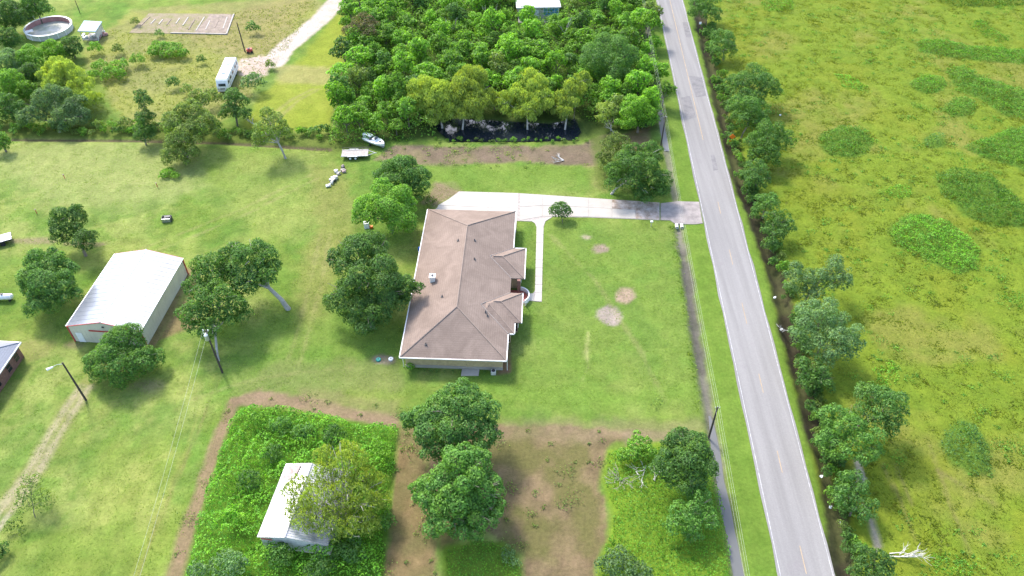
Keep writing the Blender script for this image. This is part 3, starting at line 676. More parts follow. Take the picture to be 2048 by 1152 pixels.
for s in (-1, 1):
    for x, w in ((h-1.3, 1.0), (h-3.2, 1.1), (-.2, 1.2), (-2.6, 1.0), (-4.1, .6)): MB().box((x, s*1.2, 2.05), (w, .05, .65)).build('window', M['glass'], rv, bevel=.01, seg=1)
    MB().box((h-2.2, s*1.2, 1.6), (.65, .045, 1.9)).build('door', M['offwhite'], rv)
    MB().box((0, s*1.205, 1.15), (rvl-1.4, .03, .10)).build('stripe', M['tanbrick'], rv)
    for x in (h-1.6, -h+2.6):
        wv_ = MB().tube([(x, s*.85, .42), (x, s*1.15, .42)], .42, 14).build('wheel', M['black'], rv); MB().tube([(x, s*1.15, .42), (x, s*1.17, .42)], .2, 10).build('hubcap', M['steel'], wv_)
for x in (h-3.3, -2.3): MB().box((x, 0, 3.2), (1.1, .75, .28)).build('roof_air_conditioner', M['white'], rv, bevel=.08)
MB().box((-h+1.0, .4, 3.1), (.5, .5, .12)).build('roof_vent', M['offwhite'], rv)
MB().tube([(-h+.3, -.9, 3.12), (h-2, -.9, 3.12)], .05, 6).build('awning_roll', M['offwhite'], rv)
MB().box((-.5, 0, .45), (rvl-1.6, 1.9, .3)).build('chassis', M['dark'], rv)

# ------------------------------------------------------------------ flatbed trailer
a, b = W(683, 319)[:2], W(753, 317)[:2]; dvec = b-a; Lt = 5.0
tr = empty('flatbed_trailer', (*((a*.62+b*.38)+np.array([0, .95])), 0), math.atan2(dvec[1], dvec[0]), label='double axle flatbed trailer with pale plank deck', cat='trailer')
for i in range(9):
    MB().box((0, -.92+i*.23, .78), (Lt, .212, .05)).build('deck_plank', M['wood'], tr)
fr = MB()
for y in (-1.06, 1.06): fr.box((0, y, .74), (Lt+.1, .08, .16))
for x in (-2.45, -1.2, 0, 1.2, 2.45): fr.box((x, 0, .69), (.1, 2.0, .12))
fr.build('frame', M['offwhite'], tr)
rl = MB()
for x in (-2.4, -1.2, 0, 1.2, 2.4): rl.box((x, 1.12, .98), (.06, .06, .5))
rl.box((0, 1.12, 1.2), (Lt, .06, .07)); rl.build('side_rail', M['dark'], tr)
tg = MB().tube([(Lt/2, -.8, .7), (Lt/2+1.35, 0, .65)], .06, 6).tube([(Lt/2, .8, .7), (Lt/2+1.35, 0, .65)], .06, 6); tg.tube([(Lt/2+1.2, 0, .65), (Lt/2+1.6, 0, .62)], .07, 6); tg.build('drawbar', M['offwhite'], tr)
for y in (-1.18, 1.18):
    for x in (-.85, .15):
        w_ = MB().tube([(x, y-.11, .36), (x, y+.11, .36)], .36, 14).build('wheel', M['black'], tr); MB().tube([(x, y-.13, .36), (x, y+.13, .36)], .21, 12).build('rim', M['white'], w_)
    MB().xprism([(-1.35, .72), (.65, .72), (.55, .84), (-1.25, .84)], y-.13, y+.13).build('mudguard', M['offwhite'], tr)

# ------------------------------------------------------------------ boat beside the trailer
a, b = W(730, 286)[:2], W(768, 301)[:2]; dvec = b-a
boat = empty('motorboat', (*((a+b)/2+np.array([0, .6])), 0), math.atan2(dvec[1], dvec[0]), label='small white motorboat on a trailer at the edge of the thicket', cat='boat')
secs = [(-2.3, .92, .45), (-1.2, 1.0, .42), (0, 1.02, .42), (1.2, .9, .45), (2.0, .52, .55), (2.5, .06, .7)]
V, Fs = [], []
for x, w, k in secs: V += [(x, -w, 1.25), (x, -w*.85, .8), (x, 0, k), (x, w*.85, .8), (x, w, 1.25), (x, w*.8, 1.27), (x, -w*.8, 1.27)]
for i in range(len(secs)-1):
    for j in range(7): Fs.append((i*7+j, i*7+(j+1) % 7, (i+1)*7+(j+1) % 7, (i+1)*7+j))
Fs += [tuple(range(7))[::-1], tuple(35+j for j in range(7))]
MB().add(V, Fs).build('hull', M['white'], boat)
MB().box((.25, 0, 1.45), (.9, .9, .4)).build('console', M['white'], boat, bevel=.08); MB().xprism([(.45, 1.62), (.75, 1.62), (.55, 2.0), (.45, 2.0)], -.42, .42).build('windscreen', M['glass'], boat)
MB().box((-.55, 0, 1.36), (.55, 1.2, .22)).build('seat', M['dark'], boat, bevel=.05); MB().tube([(1.5, 0, 1.26), (1.5, 0, 1.31)], .26, 12).build('hatch', M['dark'], boat)
MB().box((-1.6, .1, 1.75), (2.0, .9, .28), .1).build('folded_cover', M['white'], boat, bevel=.12)
om = MB().box((-2.5, 0, 1.35), (.42, .38, .6)).build('outboard_motor', M['white'], boat, bevel=.08); MB().box((-2.5, 0, .8), (.16, .12, .7)).build('outboard_leg', M['dark'], om)
for y in (-.85, .85): MB().tube([(-.5, y-.09, .3), (-.5, y+.09, .3)], .3, 12).build('trailer_wheel', M['black'], boat)
MB().box((0, 0, .36), (4.6, .5, .1)).build('trailer_frame', M['steel'], boat)

# ------------------------------------------------------------------ scrap heap behind it
for i in range(17):
    t = i/16; px, py = 684-24*t+random.uniform(-7, 7), 337+33*t+random.uniform(-4, 4); p = W(px, py)
    mb = MB(); sx, sy, sz = random.uniform(.35, .9), random.uniform(.3, .6), random.uniform(.25, .6)
    mb.box((0, 0, sz/2+.02), (sx, sy, sz), random.uniform(0, 3)); mb.box((sx*.3, .1, sz+.06), (sx*.6, sy*.5, .14), random.uniform(0, 3))
    for v_ in range(len(mb.v)): q = mb.v[v_]; mb.v[v_] = (q[0]+random.uniform(-.07, .07), q[1]+random.uniform(-.07, .07), max(0, q[2]+random.uniform(-.05, .05)))
    tag(mb.build('scrap_piece', M[random.choice(['white', 'offwhite', 'steel', 'concrete', 'offwhite', 'rust', 'dark'])], None, p), 'odd piece of scrap in the pale heap behind the flatbed trailer', 'scrap', 'scrap pieces heaped behind the trailer')

# ------------------------------------------------------------------ drained pool, pavilion, slab, far house
pa, pb = W(57, 60), W(146, 58); pr_ = np.linalg.norm(pb-pa)/2; pcn = (W(102, 72)+W(102, 48))[:2]/2+np.array([0, -.6])
pool = empty('swimming_pool', (*pcn, 0), 0, label='round above ground pool standing empty with pink inner wall', cat='pool')
def ring(r0, r1, z0, z1, n=48): 
    mb = MB(); V = []
    for k in range(n):
        c_, s_ = math.cos(2*math.pi*k/n), math.sin(2*math.pi*k/n); V += [(r0*c_, r0*s_, z0), (r1*c_, r1*s_, z0), (r1*c_, r1*s_, z1), (r0*c_, r0*s_, z1)]
    return mb.add(V, [(4*k+j, 4*((k+1) % n)+j, 4*((k+1) % n)+(j+1) % 4, 4*k+(j+1) % 4) for k in range(n) for j in range(4)])
M['pink'] = surf('pink_faded_liner', (.50, .27, .25), .7, .35, .9); M['liner'] = surf('dirty_pool_floor', (.74, .68, .60), .9, .35, .5, col2=(.46, .46, .32), fine=4)
ring(pr_-.10, pr_-.02, 0, 1.25).build('pool_wall', M['offwhite'], pool); ring(pr_-.16, pr_-.11, .03, 1.22).build('liner', M['pink'], pool)
ring(pr_-.30, pr_+.14, 1.25, 1.33).build('rim', M['white'], pool)
MB().prism([((pr_-.17)*math.cos(i*math.pi/24), (pr_-.17)*math.sin(i*math.pi/24)) for i in range(48)], -.05, .05).build('pool_floor', M['liner'], pool)
for k in range(16):
    a = 2*math.pi*k/16; MB().box((pr_*math.cos(a), pr_*math.sin(a), .62), (.14, .2, 1.24), a).build('post', M['white'], pool)
MB().box((-pr_*.62, -pr_*.55, 1.37), (1.9, 1.2, .1), .6).build('deck_panel', M['white'], pool)

q = [W(155, 62, 2.5), W(191, 63, 2.5), W(204, 43, 2.9), W(168, 41, 2.9)]; qc = np.mean([p[:2] for p in q], 0)
pv = empty('pavilion', (*qc, 0), 0, label='small open pavilion with pale blue flat roof beside the pool', cat='pavilion')
M['paleblue'] = surf('pale_blue_roof', (.26, .38, .42), .6, .15, 1)
L_ = [(p[0]-qc[0], p[1]-qc[1], p[2]) for p in q]
MB().add([(x, y, z) for x, y, z in L_]+[(x, y, z-.15) for x, y, z in L_], [(0, 1, 2, 3), (7, 6, 5, 4), (4, 5, 1, 0), (5, 6, 2, 1), (6, 7, 3, 2), (7, 4, 0, 3)]).build('roof', M['paleblue'], pv)
for x, y, z in L_: MB().box((x*.86, y*.86, z/2-.1), (.14, .14, z-.2)).build('post', M['offwhite'], pv)
cx_ = [(L_[i][0]*.8, L_[i][1]*.8) for i in range(4)]
MB().add([(*cx_[1], 0), (*cx_[2], 0), (*cx_[2], 2.4), (*cx_[1], 2.1)], [(0, 1, 2, 3)]).build('side_panel', M['cream'], pv).modifiers.new('solid', 'SOLIDIFY').thickness = .06
MB().prism(cx_, -.05, .08).build('floor', M['concrete'], pv)
for i, (px, py, m) in enumerate(((196, 68, 'red'), (203, 70, 'redbrick'), (190, 73, 'white'), (207, 66, 'offwhite'), (172, 77, 'white'), (200, 75, 'pink'), (184, 76, 'offwhite'), (211, 71, 'pink'), (168, 73, 'steel'))):
    mb = MB(); mb.box((0, 0, .25), (.9+.3*(i % 3), .5, .5), i); mb.box((.2, 0, .58), (.5, .4, .16), i*2)
    tag(mb.build('clutter_box', M[m], None, W(px, py), bevel=.03, seg=1), 'boxy clutter lying on the grass beside the pavilion', 'clutter', 'clutter around the pavilion')

fq = [W(298, 27), W(470, 28), W(455, 70), W(258, 66)]; fc = np.mean([p[:2] for p in fq], 0)
fd = empty('building_slab', (*fc, 0), 0, label='abandoned rectangular building slab with pale parallel strips', cat='slab')
FL = [np.array([p[0]-fc[0], p[1]-fc[1]]) for p in fq]
M['slabtan'] = surf('weedy_slab', (.26, .20, .14), .95, .35, .5, col2=(.19, .18, .07), fine=5)
M['slabpink'] = surf('bare_slab_rubble', (.30, .235, .185), .95, .35, .8, fine=5)
MB().prism([tuple(p) for p in FL], -.05, .06).build('base', M['slabtan'], fd)
def bl(u, v): return (FL[3]*(1-u)+FL[2]*u)*(1-v)+(FL[0]*(1-u)+FL[1]*u)*v
MB().prism([tuple(bl(*t)) for t in ((.66, .05), (.985, .05), (.985, .95), (.72, .95))], .05, .10).build('rubble_bed', M['slabpink'], fd)
for i in range(11):
    u = .05+.088*i; a, b = bl(u, .25 if i < 6 else .08), bl(u, .9); d = b-a
    MB().box((*((a+b)/2+d*random.uniform(-.1, .12)), .11), (float(np.linalg.norm(d))*(random.uniform(.35, .6) if i in (1, 2, 3, 4) else random.uniform(.5, .85)), .26, .10), math.atan2(d[1], d[0])+random.uniform(-.03, .03)).build('concrete_strip', M['concrete'] if i % 3 else M['slabpink'], fd)
for (u0, v0), (u1, v1) in (((.42, .02), (.99, .02)), ((.99, .02), (.99, .97))):
    a, b = bl(u0, v0), bl(u1, v1); d = b-a; MB().box((*((a+b)/2), .14), (float(np.linalg.norm(d)), .28, .18), math.atan2(d[1], d[0])).build('edge_beam', M['concrete'], fd)

fh0 = W(1036, 40); fh = empty('white_house', (fh0[0], fh0[1], 0), .05, label='white house with blue windows mostly hidden by thicket', cat='house')
MB().box((5.0, 4.5, 1.5), (10, 8, 3.0)).build('wall', M['cream'], fh)
mb = MB(); hip(mb, -.4, 10.4, 0, 9, 3.05, .35); mb.build('roof', M['offwhite'], fh)
window(fh, (8.0, .47, 1.7), 3.6, 1.8, 0, 'white', 4, 2, 'blueglass'); window(fh, (2.0, .47, 1.6), 1.2, 1.2, 0, 'white', 2, 2, 'blueglass')
MB().box((4.6, .46, 1.1), (1.0, .07, 2.1)).build('door', M['white'], fh); MB().box((5.0, -.8, .12), (10, 2.5, .3)).build('porch_floor', M['concrete'], fh)

# dark little shed and ramp in the shaded far corner
ds0 = W(58, 36); ds = empty('garden_shed', (*ds0[:2], 0), .1, label='dark green shed with white door edge under the corner trees', cat='shed')
M['darkgreen'] = surf('dark_green_siding', (.03, .06, .04), .7, .3, 1)
MB().box((-1.5, 1, 1.1), (4.2, 3, 2.2)).build('wall', M['darkgreen'], ds); mb = MB(); hip(mb, -3.9, .9, -.8, 2.8, 2.25, .3); mb.build('roof', M['darkgreen'], ds)
MB().box((1.3, -.3, .9), (.16, 1.3, 1.8), .5).build('open_door', M['white'], ds)

# ------------------------------------------------------------------ poles and lines
def pole(base, h, r, label, name='utility_pole', lean=(0, 0), extras=None, group=None):
    p = W(*base); root = empty(name, p, 0, label=label, cat='pole', group=group)
    MB().tube([(0, 0, -.3), (lean[0]*.5, lean[1]*.5, h*.5), (lean[0], lean[1], h)], [r, r*.86, r*.66], 10).build('shaft', M['pole'], root)
    if extras: extras(root, h, lean)
    return root, Vector(p)+Vector((lean[0], lean[1], h))
def ex_lamp(root, h, l):
    arm = MB().tube([(l[0], l[1], h-.25), (l[0]-.5, l[1]-.35, h+.05), (l[0]-1.1, l[1]-.8, h+.05)], .035, 6).build('lamp_arm', M['steel'], root)
    MB().tube([(l[0]-.95, l[1]-.70, h+.0), (l[0]-1.6, l[1]-1.15, h-.05)], [.10, .20], 10).build('lamp_head', M['white'], arm)
def ex_trans(root, h, l):
    tb = MB().tube([(l[0]+.0, l[1]-.42, h-1.5), (l[0], l[1]-.42, h-.55)], .27, 14).build('transformer', M['steel'], root)
    MB().tube([(l[0], l[1]-.42, h-.55), (l[0], l[1]-.42, h-.35)], [.27, .12], 14).build('transformer_lid', M['white'], tb)
    for o in (-.12, .12): MB().tube([(l[0]+o, l[1]-.42, h-.4), (l[0]+o, l[1]-.42, h-.1)], .05, 8).build('bushing', M['white'], tb)
    MB().box((l[0], l[1]-.22, h-1.0), (.14, .3, .7)).build('bracket', M['steel'], root)
    MB().tube([(l[0]-.35, l[1], h-.2), (l[0]+.35, l[1], h-.2)], .04, 6).build('crossarm', M['pole'], root)
    for o in (-.33, .33): MB().tube([(l[0]+o, l[1], h-.18), (l[0]+o, l[1], h+.1)], .055, 8).build('insulator', M['white'], root)
def ex_ins(root, h, l):
    for o in (-.28, 0, .28): MB().tube([(l[0]+o, l[1], h-.02-.5*abs(o)), (l[0]+o, l[1], h+.16-.5*abs(o))], .045, 8).build('insulator', M['offwhite'], root)
    MB().tube([(l[0]-.3, l[1], h-.2), (l[0]+.3, l[1], h-.2)], .045, 6).build('crossarm', M['pole'], root)
pole((172, 800), 7.8, .155, 'dark leaning yard pole carrying a white lamp', 'lamp_pole', (-.25, .1), ex_lamp)
_, TP2 = pole((445, 745), 8.8, .155, 'dark utility pole with a grey transformer near its top', extras=ex_trans, lean=(-.1, .1))
_, TP3 = pole((1418, 873), 6.4, .15, 'black utility pole beside the lawn ditch near the photo bottom', extras=ex_ins)
_, TP4 = pole((1322, 290), 6.4, .15, 'black utility pole at the wood edge near the pond', extras=ex_ins)
pole((490, 103), 7.0, .15, 'dark utility pole above the motorhome and beside the slab', lean=(-.2, 0))
pole((726, 62), 8.5, .14, 'dark pole rising behind the bare grey brown tree', lean=(.1, 0))
pole((160, 26), 5.5, .09, 'thin pole on the bright grass far above the pavilion')
pole((1396, 73), 3.6, .05, 'slim post with a pale cap beside the far road verge', 'marker_post', extras=lambda r_, h, l: MB().box((0, -.04, h-.25), (.5, .06, .5)).build('cap_plate', M['signwhite'], r_))
def line(a, b, sag, label, group, r=.009):
    a, b = Vector(a), Vector(b); pts = [a.lerp(b, i/24)-Vector((0, 0, sag*4*(i/24)*(1-i/24))) for i in range(25)]
    o = a.copy(); return tag(MB().tube([p-o for p in pts], r, 5).build('power_line', M['wire'], None, o), label, 'cable', group)
EXT = Vector((TP3.x+(TP3.x-TP4.x)*.62, TP3.y+(TP3.y-TP4.y)*.62, TP3.z)); EXT2 = Vector((TP4.x+(TP4.x-TP3.x)*1.1, TP4.y+(TP4.y-TP3.y)*1.1, TP4.z))
for o in (-.28, 0, .28):
    for a, b, s in ((TP3, TP4, .7), (TP3, EXT, .3), (TP4, EXT2, .8)):
        line(a+Vector((o, 0, .1-.5*abs(o))), b+Vector((o, 0, .1-.5*abs(o))), s, 'thin pale overhead line strung along the lawn ditch', 'overhead lines along the road')
for o in (-.33, .33): line(TP2+Vector((o, 0, .05)), W(232, 1290, 7.0)+np.array([o, 0, 0]), .5, 'thin pale service line running down from the transformer pole', 'service lines from the transformer pole', .010)

# ------------------------------------------------------------------ small things
sg = empty('road_sign', W(1461, 290), 0, label='orange diamond warning sign back from the roadside ditch', cat='sign')
MB().tube([(0, 0, 0), (0, 0, 2.2)], .04, 6).build('post', M['steel'], sg)
MB().xprism([(0, 1.35), (.62, 1.97), (0, 2.59), (-.62, 1.97)], -.08, -.05).build('sign_plate', M['orange'], sg)
MB().box((0, -.03, .9), (.9, .04, .35)).build('lower_plate', M['orange'], sg)
pt = empty('propane_tank', W(10, 600), .05, label='white cylindrical propane tank on the lawn at the left edge', cat='tank')
MB().tube([(-1.5, 0, .75), (-1.42, 0, .75), (-1.25, 0, .75), (1.25, 0, .75), (1.42, 0, .75), (1.5, 0, .75)], [.12, .36, .48, .48, .36, .12], 18).build('tank', M['white'], pt, smooth=True)
MB().tube([(0, 0, 1.2), (0, 0, 1.36)], .2, 12).build('dome', M['dark'], pt)
for x in (-.9, .9): MB().box((x, 0, .16), (.2, .8, .36)).build('foot', M['dark'], pt)
ut = empty('utility_trailer', W(1, 487), .5, label='low trailer with grey decking at the far left edge', cat='trailer')
for i in range(7): MB().box((0, -.9+i*.3, .95), (4.0, .27, .05)).build('deck_plank', M['steel'] if i % 3 == 2 else M['offwhite'], ut)
MB().box((0, 0, .82), (4.05, 2.15, .18)).build('frame', M['black'], ut)
for y in (-1.0, 1.0):
    for x in (-.5, .5): MB().tube([(x, y-.1, .38), (x, y+.1, .38)], .38, 12).build('wheel', M['black'], ut)
cb = empty('stock_trough', W(335, 441), .1, label='small dark open box with a grey side on the open lawn', cat='trough')
for (c_, d_) in (((0, -.5, .38), (1.5, .06, .75)), ((0, .5, .38), (1.5, .06, .75)), ((-.75, 0, .38), (.06, 1.06, .75)), ((.75, 0, .38), (.06, 1.06, .75))): MB().box(c_, d_).build('side_board', M['steel'] if c_[1] < 0 else M['dark'], cb)
MB().box((0, 0, .06), (1.45, 1.0, .1)).build('bottom', M['black'], cb); MB().box((.1, .15, .72), (1.0, .55, .12), .1).build('lid', M['dark'], cb)
for (px, py, m, lb) in ((757, 720, 'teal', 'teal round septic lid on bare soil beside the house'), (782, 719, 'white', 'white round septic lid on bare soil beside the house')):
    o = empty('septic_lid', W(px, py), 0, label=lb, cat='lid'); MB().tube([(0, 0, -.05), (0, 0, .18), (0, 0, .24)], [.36, .36, .30], 16).build('cap', M[m], o); MB().tube([(0, 0, .24), (0, 0, .28)], .08, 8).build('knob', M['dark'], o)
o = empty('barrel', W(840, 503), 0, label='blue plastic barrel just showing past the left eave', cat='barrel')
MB().tube([(0, 0, 0), (0, 0, .25), (0, 0, .6), (0, 0, .85)], [.26, .31, .31, .26], 14).build('drum', M['blue'], o); MB().tube([(0, 0, .85), (0, 0, .88)], .27, 14).build('lid', M['blue'], o)
o = empty('chest_freezer', W(734, 455), .15, label='white chest with a blue lid standing under the bright tree', cat='chest')
MB().box((0, 0, .5), (.9, .75, 1.0)).build('cabinet', M['white'], o, bevel=.04); MB().box((0, 0, 1.06), (.94, .79, .12)).build('lid', M['steel'], o, bevel=.03); MB().box((.75, -.2, .2), (.5, .4, .4), .3).build('crate', M['orange'], o)
o = empty('mailbox', W(1302, 453), 0, label='small white box on a post near the driveway end', cat='mailbox')
MB().box((0, 0, .5), (.1, .1, 1.0)).build('post', M['wood'], o); MB().box((0, 0, 1.1), (.5, .28, .26)).build('box', M['white'], o, bevel=.06)
for px, lb in ((1354, 'left pipe end of the culvert under the driveway'), (1364, 'right pipe end of the culvert under the driveway')):
    p = W(px, 454, -.12); o = empty('culvert_pipe', p, 0, label='pale '+lb, cat='pipe')
    n = 14; V = []; 
    for r_ in (.27, .21):
        for y in (-.2, .7): V += [(r_*math.cos(2*math.pi*k/n), y, r_*math.sin(2*math.pi*k/n)) for k in range(n)]
    Fs = []
    for k in range(n):
        k2 = (k+1) % n; Fs += [(k, k2, n+k2, n+k), (2*n+k2, 2*n+k, 3*n+k, 3*n+k2), (k2, k, 2*n+k, 2*n+k2), (n+k, n+k2, 3*n+k2, 3*n+k)]
    MB().add(V, Fs).build('pipe', M['trim'], o)
o = empty('red_cart', W(500, 105), .3, label='small dark red cart beside the pole above the motorhome', cat='cart')
MB().box((0, 0, .6), (1.3, .8, .7)).build('body', M['red'], o, bevel=.08); MB().box((-.1, 0, 1.0), (.5, .5, .2)).build('seat', M['dark'], o, bevel=.04)
for x in (-.45, .45):
    for y in (-.45, .45): MB().tube([(x, y-.08, .25), (x, y+.08, .25)], .25, 10).build('wheel', M['black'], o)
for px, py in ((1642, 954), (1660, 1015), (1682, 1047), (1549, 596), (1560, 231), (1562, 660)):
    mb = MB().box((0, 0, .09), (.34, .26, .14), px); mb.box((.12, .05, .2), (.2, .14, .1), py)
    tag(mb.build('litter', M['white'], None, W(px, py, .02)), 'white scrap of litter near the roadside ditch', 'litter', 'litter along the ditch')
for i, (px, py, lb) in enumerate(((130, 357, 'thin rust red stake on the pale lawn far left'), (315, 374, 'thin rust red stake on the pale lawn above the dark box'), (74, 427, 'thin dark stake on the lawn left of the two lobed tree'))):
    o = empty('stake', W(px, py), 0, label=lb, cat='stake'); MB().tube([(0, 0, 0), (0, 0, .9)], .06, 6).build('rod', M['red'], o); MB().box((0, 0, .9), (.16, .16, .12)).build('head', M['rust'], o)

# ------------------------------------------------------------------ vegetation
def unit(v): return v/np.maximum(1e-9, np.linalg.norm(v, axis=1, keepdims=True))
def leaf_quads(P, Nn, size, r, width=.62, tang=None, fold=.18):
    n = len(P); s = size*(.65+.7*r.random(n))[:, None]
    t = r.normal(size=(n, 3)) if tang is None else tang+r.normal(scale=.35, size=(n, 3))
    t = unit(t-Nn*np.sum(t*Nn, 1, keepdims=True)*(1 if tang is None else .3)); b = unit(np.cross(Nn, t))
    V = np.stack([P-t*s*.5, P+b*s*width*.5+Nn*s*fold, P+t*s*.5, P-b*s*width*.5+Nn*s*fold], 1).reshape(-1, 3)
    return V, np.arange(n*4).reshape(n, 4)
def crown_points(lobes, leaf, dens, r, clumps=19, low=-.45, spread=.70, csize=(.20, .40)):
    """lobes: rows of x,y,z,r,rz. Clumps of leaves on each lobe, leaves over each clump"""
    cc, cr = [], []
    for x, y, z, R, RZ in lobes:
        k = max(5, int(clumps*(.6+R/5)))
        d = unit(r.normal(size=(k*3, 3))); d = d[d[:, 2] > low][:k]
        rad = spread*(.75+.45*r.random(len(d)))[:, None]
        cc.append(np.array([x, y, z])+d*rad*np.array([R, R, RZ])); cr.append(R*(csize[0]+(csize[1]-csize[0])*r.random(len(d))))
        cc.append(np.array([[x, y, z]])); cr.append(np.array([R*.55]))
    cc = np.concatenate(cc); cr = np.concatenate(cr); P, Nn = [], []
    for i in range(len(cc)):
        n = int(dens*12.6*cr[i]**2)
        d = unit(r.normal(size=(n, 3))); d[:, 2] = np.where(d[:, 2] < -.5, -d[:, 2], d[:, 2])
        p = cc[i]+d*(cr[i]*(.72+.42*r.random(n)))[:, None]*np.array([1, 1, .85])
        dist = np.linalg.norm(p[:, None]-cc[None], axis=2)/cr[None]; dist[:, i] = 9
        keep = dist.min(1) > .70; P.append(p[keep]); Nn.append(d[keep])
    P = np.concatenate(P); Nn = np.concatenate(Nn)
    Nn = unit(Nn+r.normal(scale=.45, size=Nn.shape)+np.array([0, 0, .25]))
    return P, Nn
def crown_mesh(name, lobes, leaf, dens, seed, mat, willow=False, **k):
    r = np.random.default_rng(seed); P, Nn = crown_points(lobes, leaf, dens, r, **k)
    ok = P[:, 2] > .12; P, Nn = P[ok], Nn[ok]
    if willow: V, Fc = leaf_quads(P, Nn, leaf*1.9, r, .26, np.tile([0, 0, -1.0], (len(P), 1)), .05)
    else: V, Fc = leaf_quads(P, Nn, leaf, r)
    me = np_mesh(name, V, Fc); me.materials.append(mat); return me
def limbs(base_lean, lobes, r0, seed, pale=False):
    rr = random.Random(seed); mb = MB(); top = np.average([l[:3] for l in lobes], axis=0, weights=[l[3] for l in lobes])
    fork = Vector((top[0]*.45, top[1]*.45, top[2]*.55))
    mb.tube([(0, 0, -.2), (fork.x*.35, fork.y*.35, fork.z*.5), fork], [r0*1.25, r0*.95, r0*.75], 8)
    for x, y, z, R, RZ in lobes:
        e = Vector((x, y, z+RZ*.2)); m = fork.lerp(e, .5)+Vector((rr.uniform(-.3, .3), rr.uniform(-.3, .3), -.1*R)); mb.tube([fork, m, e], [r0*.6, r0*.42, r0*.2], 6)
        for _ in range(5):
            a = rr.uniform(0, 6.28); q = e+Vector((math.cos(a)*R*.75, math.sin(a)*R*.75, rr.uniform(-.1, .6)*RZ)); s = m.lerp(e, rr.uniform(.2, .9))
            mb.tube([s, s.lerp(q, .5)+Vector((0, 0, .15*R)), q], [r0*.26, r0*.17, r0*.06], 5)
    return mb
TREES = {}
def tree(label, lobes_px, zc, kind, base=None, leaf=.36, dens=15, r0=.22, name='broadleaf_tree', cat='tree', group=None, flat=.85, willow=False, bark='bark', **k):
    """lobes_px: (px, py, radius_px[, height]) of each lobe of the crown, height of its middle"""
    L = []
    for i, q in enumerate(lobes_px):
        z = q[3] if len(q) > 3 else zc; p = W(q[0], q[1], z); R = q[2]*mpp(p)*1.10; L.append([p[0], p[1], z, R, R*flat])
    L = np.array(L); b = W(*base) if base else np.array([np.average(L[:, 0], weights=L[:, 3]), np.average(L[:, 1], weights=L[:, 3]), 0.0])
    L[:, :2] -= b[:2]; seed = int(lobes_px[0][0]*7+lobes_px[0][1])
    root = empty(name, b, 0, label=label, cat=cat, group=group)
    me = crown_mesh('crown', L, leaf*.78, dens*1.6, seed, LF[kind], willow, **k); link('crown', me, None, root)
    limbs(None, L, r0, seed).build('trunk', M[bark], root)
    return root
def bush(label, lobes_px, kind, h=1.2, leaf=.26, dens=17, name='bush', cat='bush', group=None, flat=.8, **k):
    L = []
    for q in lobes_px:
        z = q[3] if len(q) > 3 else h*.55; p = W(q[0], q[1], z); R = q[2]*mpp(p); L.append([p[0], p[1], z, R, min(R*flat, h*.7)])
    L = np.array(L); b = np.array([L[:, 0].mean(), L[:, 1].mean(), 0.0]); L[:, :2] -= b[:2]; seed = int(lobes_px[0][0]*3+lobes_px[0][1]*5)
    k.setdefault('low', -.1)
    return tag(link(name, crown_mesh(name, L, leaf, dens, seed, LF[kind], **k), None, None, b), label, cat, group)

T = tree
T('dense round dark green tree standing left of the barn', [(98, 560, 48, 4.6), (80, 600, 34, 3.2), (125, 590, 36, 3.4), (95, 525, 36, 5.4), (130, 545, 26, 4.4)], 4.5, 'dark', dens=19, leaf=.34)
T('two lobed dark green tree beyond the barn', [(140, 440, 33, 4.6), (132, 465, 28, 3.6), (172, 482, 26, 3.2), (150, 425, 18, 5.2)], 4, 'dark', (172, 512), dens=17, leaf=.32)
T('low round bushy tree in front of the barn gable', [(245, 712, 52, 2.9), (208, 730, 36, 2.0), (290, 728, 34, 2.1), (250, 680, 34, 3.8), (250, 745, 40, 1.6)], 2.6, 'yard', dens=18, leaf=.32, low=-.2)
T('open crowned tree right of the barn with forked trunk', [(425, 545, 40, 6.4), (398, 580, 30, 5.4), (440, 605, 46, 5.6), (392, 632, 34, 4.8), (470, 620, 34, 4.6), (425, 655, 26, 4.4)], 5.5, 'yard', (437, 722), leaf=.36, dens=12, r0=.2, bark='pale_bark')
T('leaning dark green tree with a stout pale trunk', [(505, 525, 46, 6.6), (470, 512, 30, 7.0), (535, 545, 30, 5.8), (495, 565, 34, 5.4), (455, 545, 24, 6.0)], 6, 'dark', (577, 618), leaf=.36, dens=14, r0=.36, bark='pale_bark')
T('large spreading dark tree against the back eave of the house', [(720, 520, 52, 6.5), (685, 520, 32, 6), (745, 570, 58, 5.4), (690, 595, 42, 4.4), (780, 590, 42, 4.6), (735, 630, 42, 3.6), (810, 575, 26, 5.2), (836, 576, 14, 5.2), (750, 490, 30, 6.6)], 5.5, 'dark', (745, 655), leaf=.36, dens=15, r0=.34)
T('bright green tree near the far corner of the house', [(780, 408, 44, 5.2), (745, 420, 34, 4.6), (800, 440, 32, 3.8), (765, 380, 24, 5.8), (725, 430, 22, 4.0), (815, 415, 24, 4)], 4.8, 'mid', (785, 465), leaf=.36, dens=15, r0=.25)
T('dark round tree by the far end of the flatbed lane', [(805, 352, 42, 4.4), (780, 345, 30, 4.2), (835, 362, 30, 3.8), (825, 380, 26, 2.8), (800, 335, 26, 5)], 4.2, 'dark', (815, 392), leaf=.34, dens=18)
T('tiny ornamental tree at the driveway and walk corner', [(1122, 416, 14, 2.0), (1110, 422, 12, 1.7), (1134, 423, 11, 1.6), (1123, 428, 11, 1.4)], 1.8, 'dark', (1125, 447), leaf=.26, dens=22, r0=.06, clumps=40)
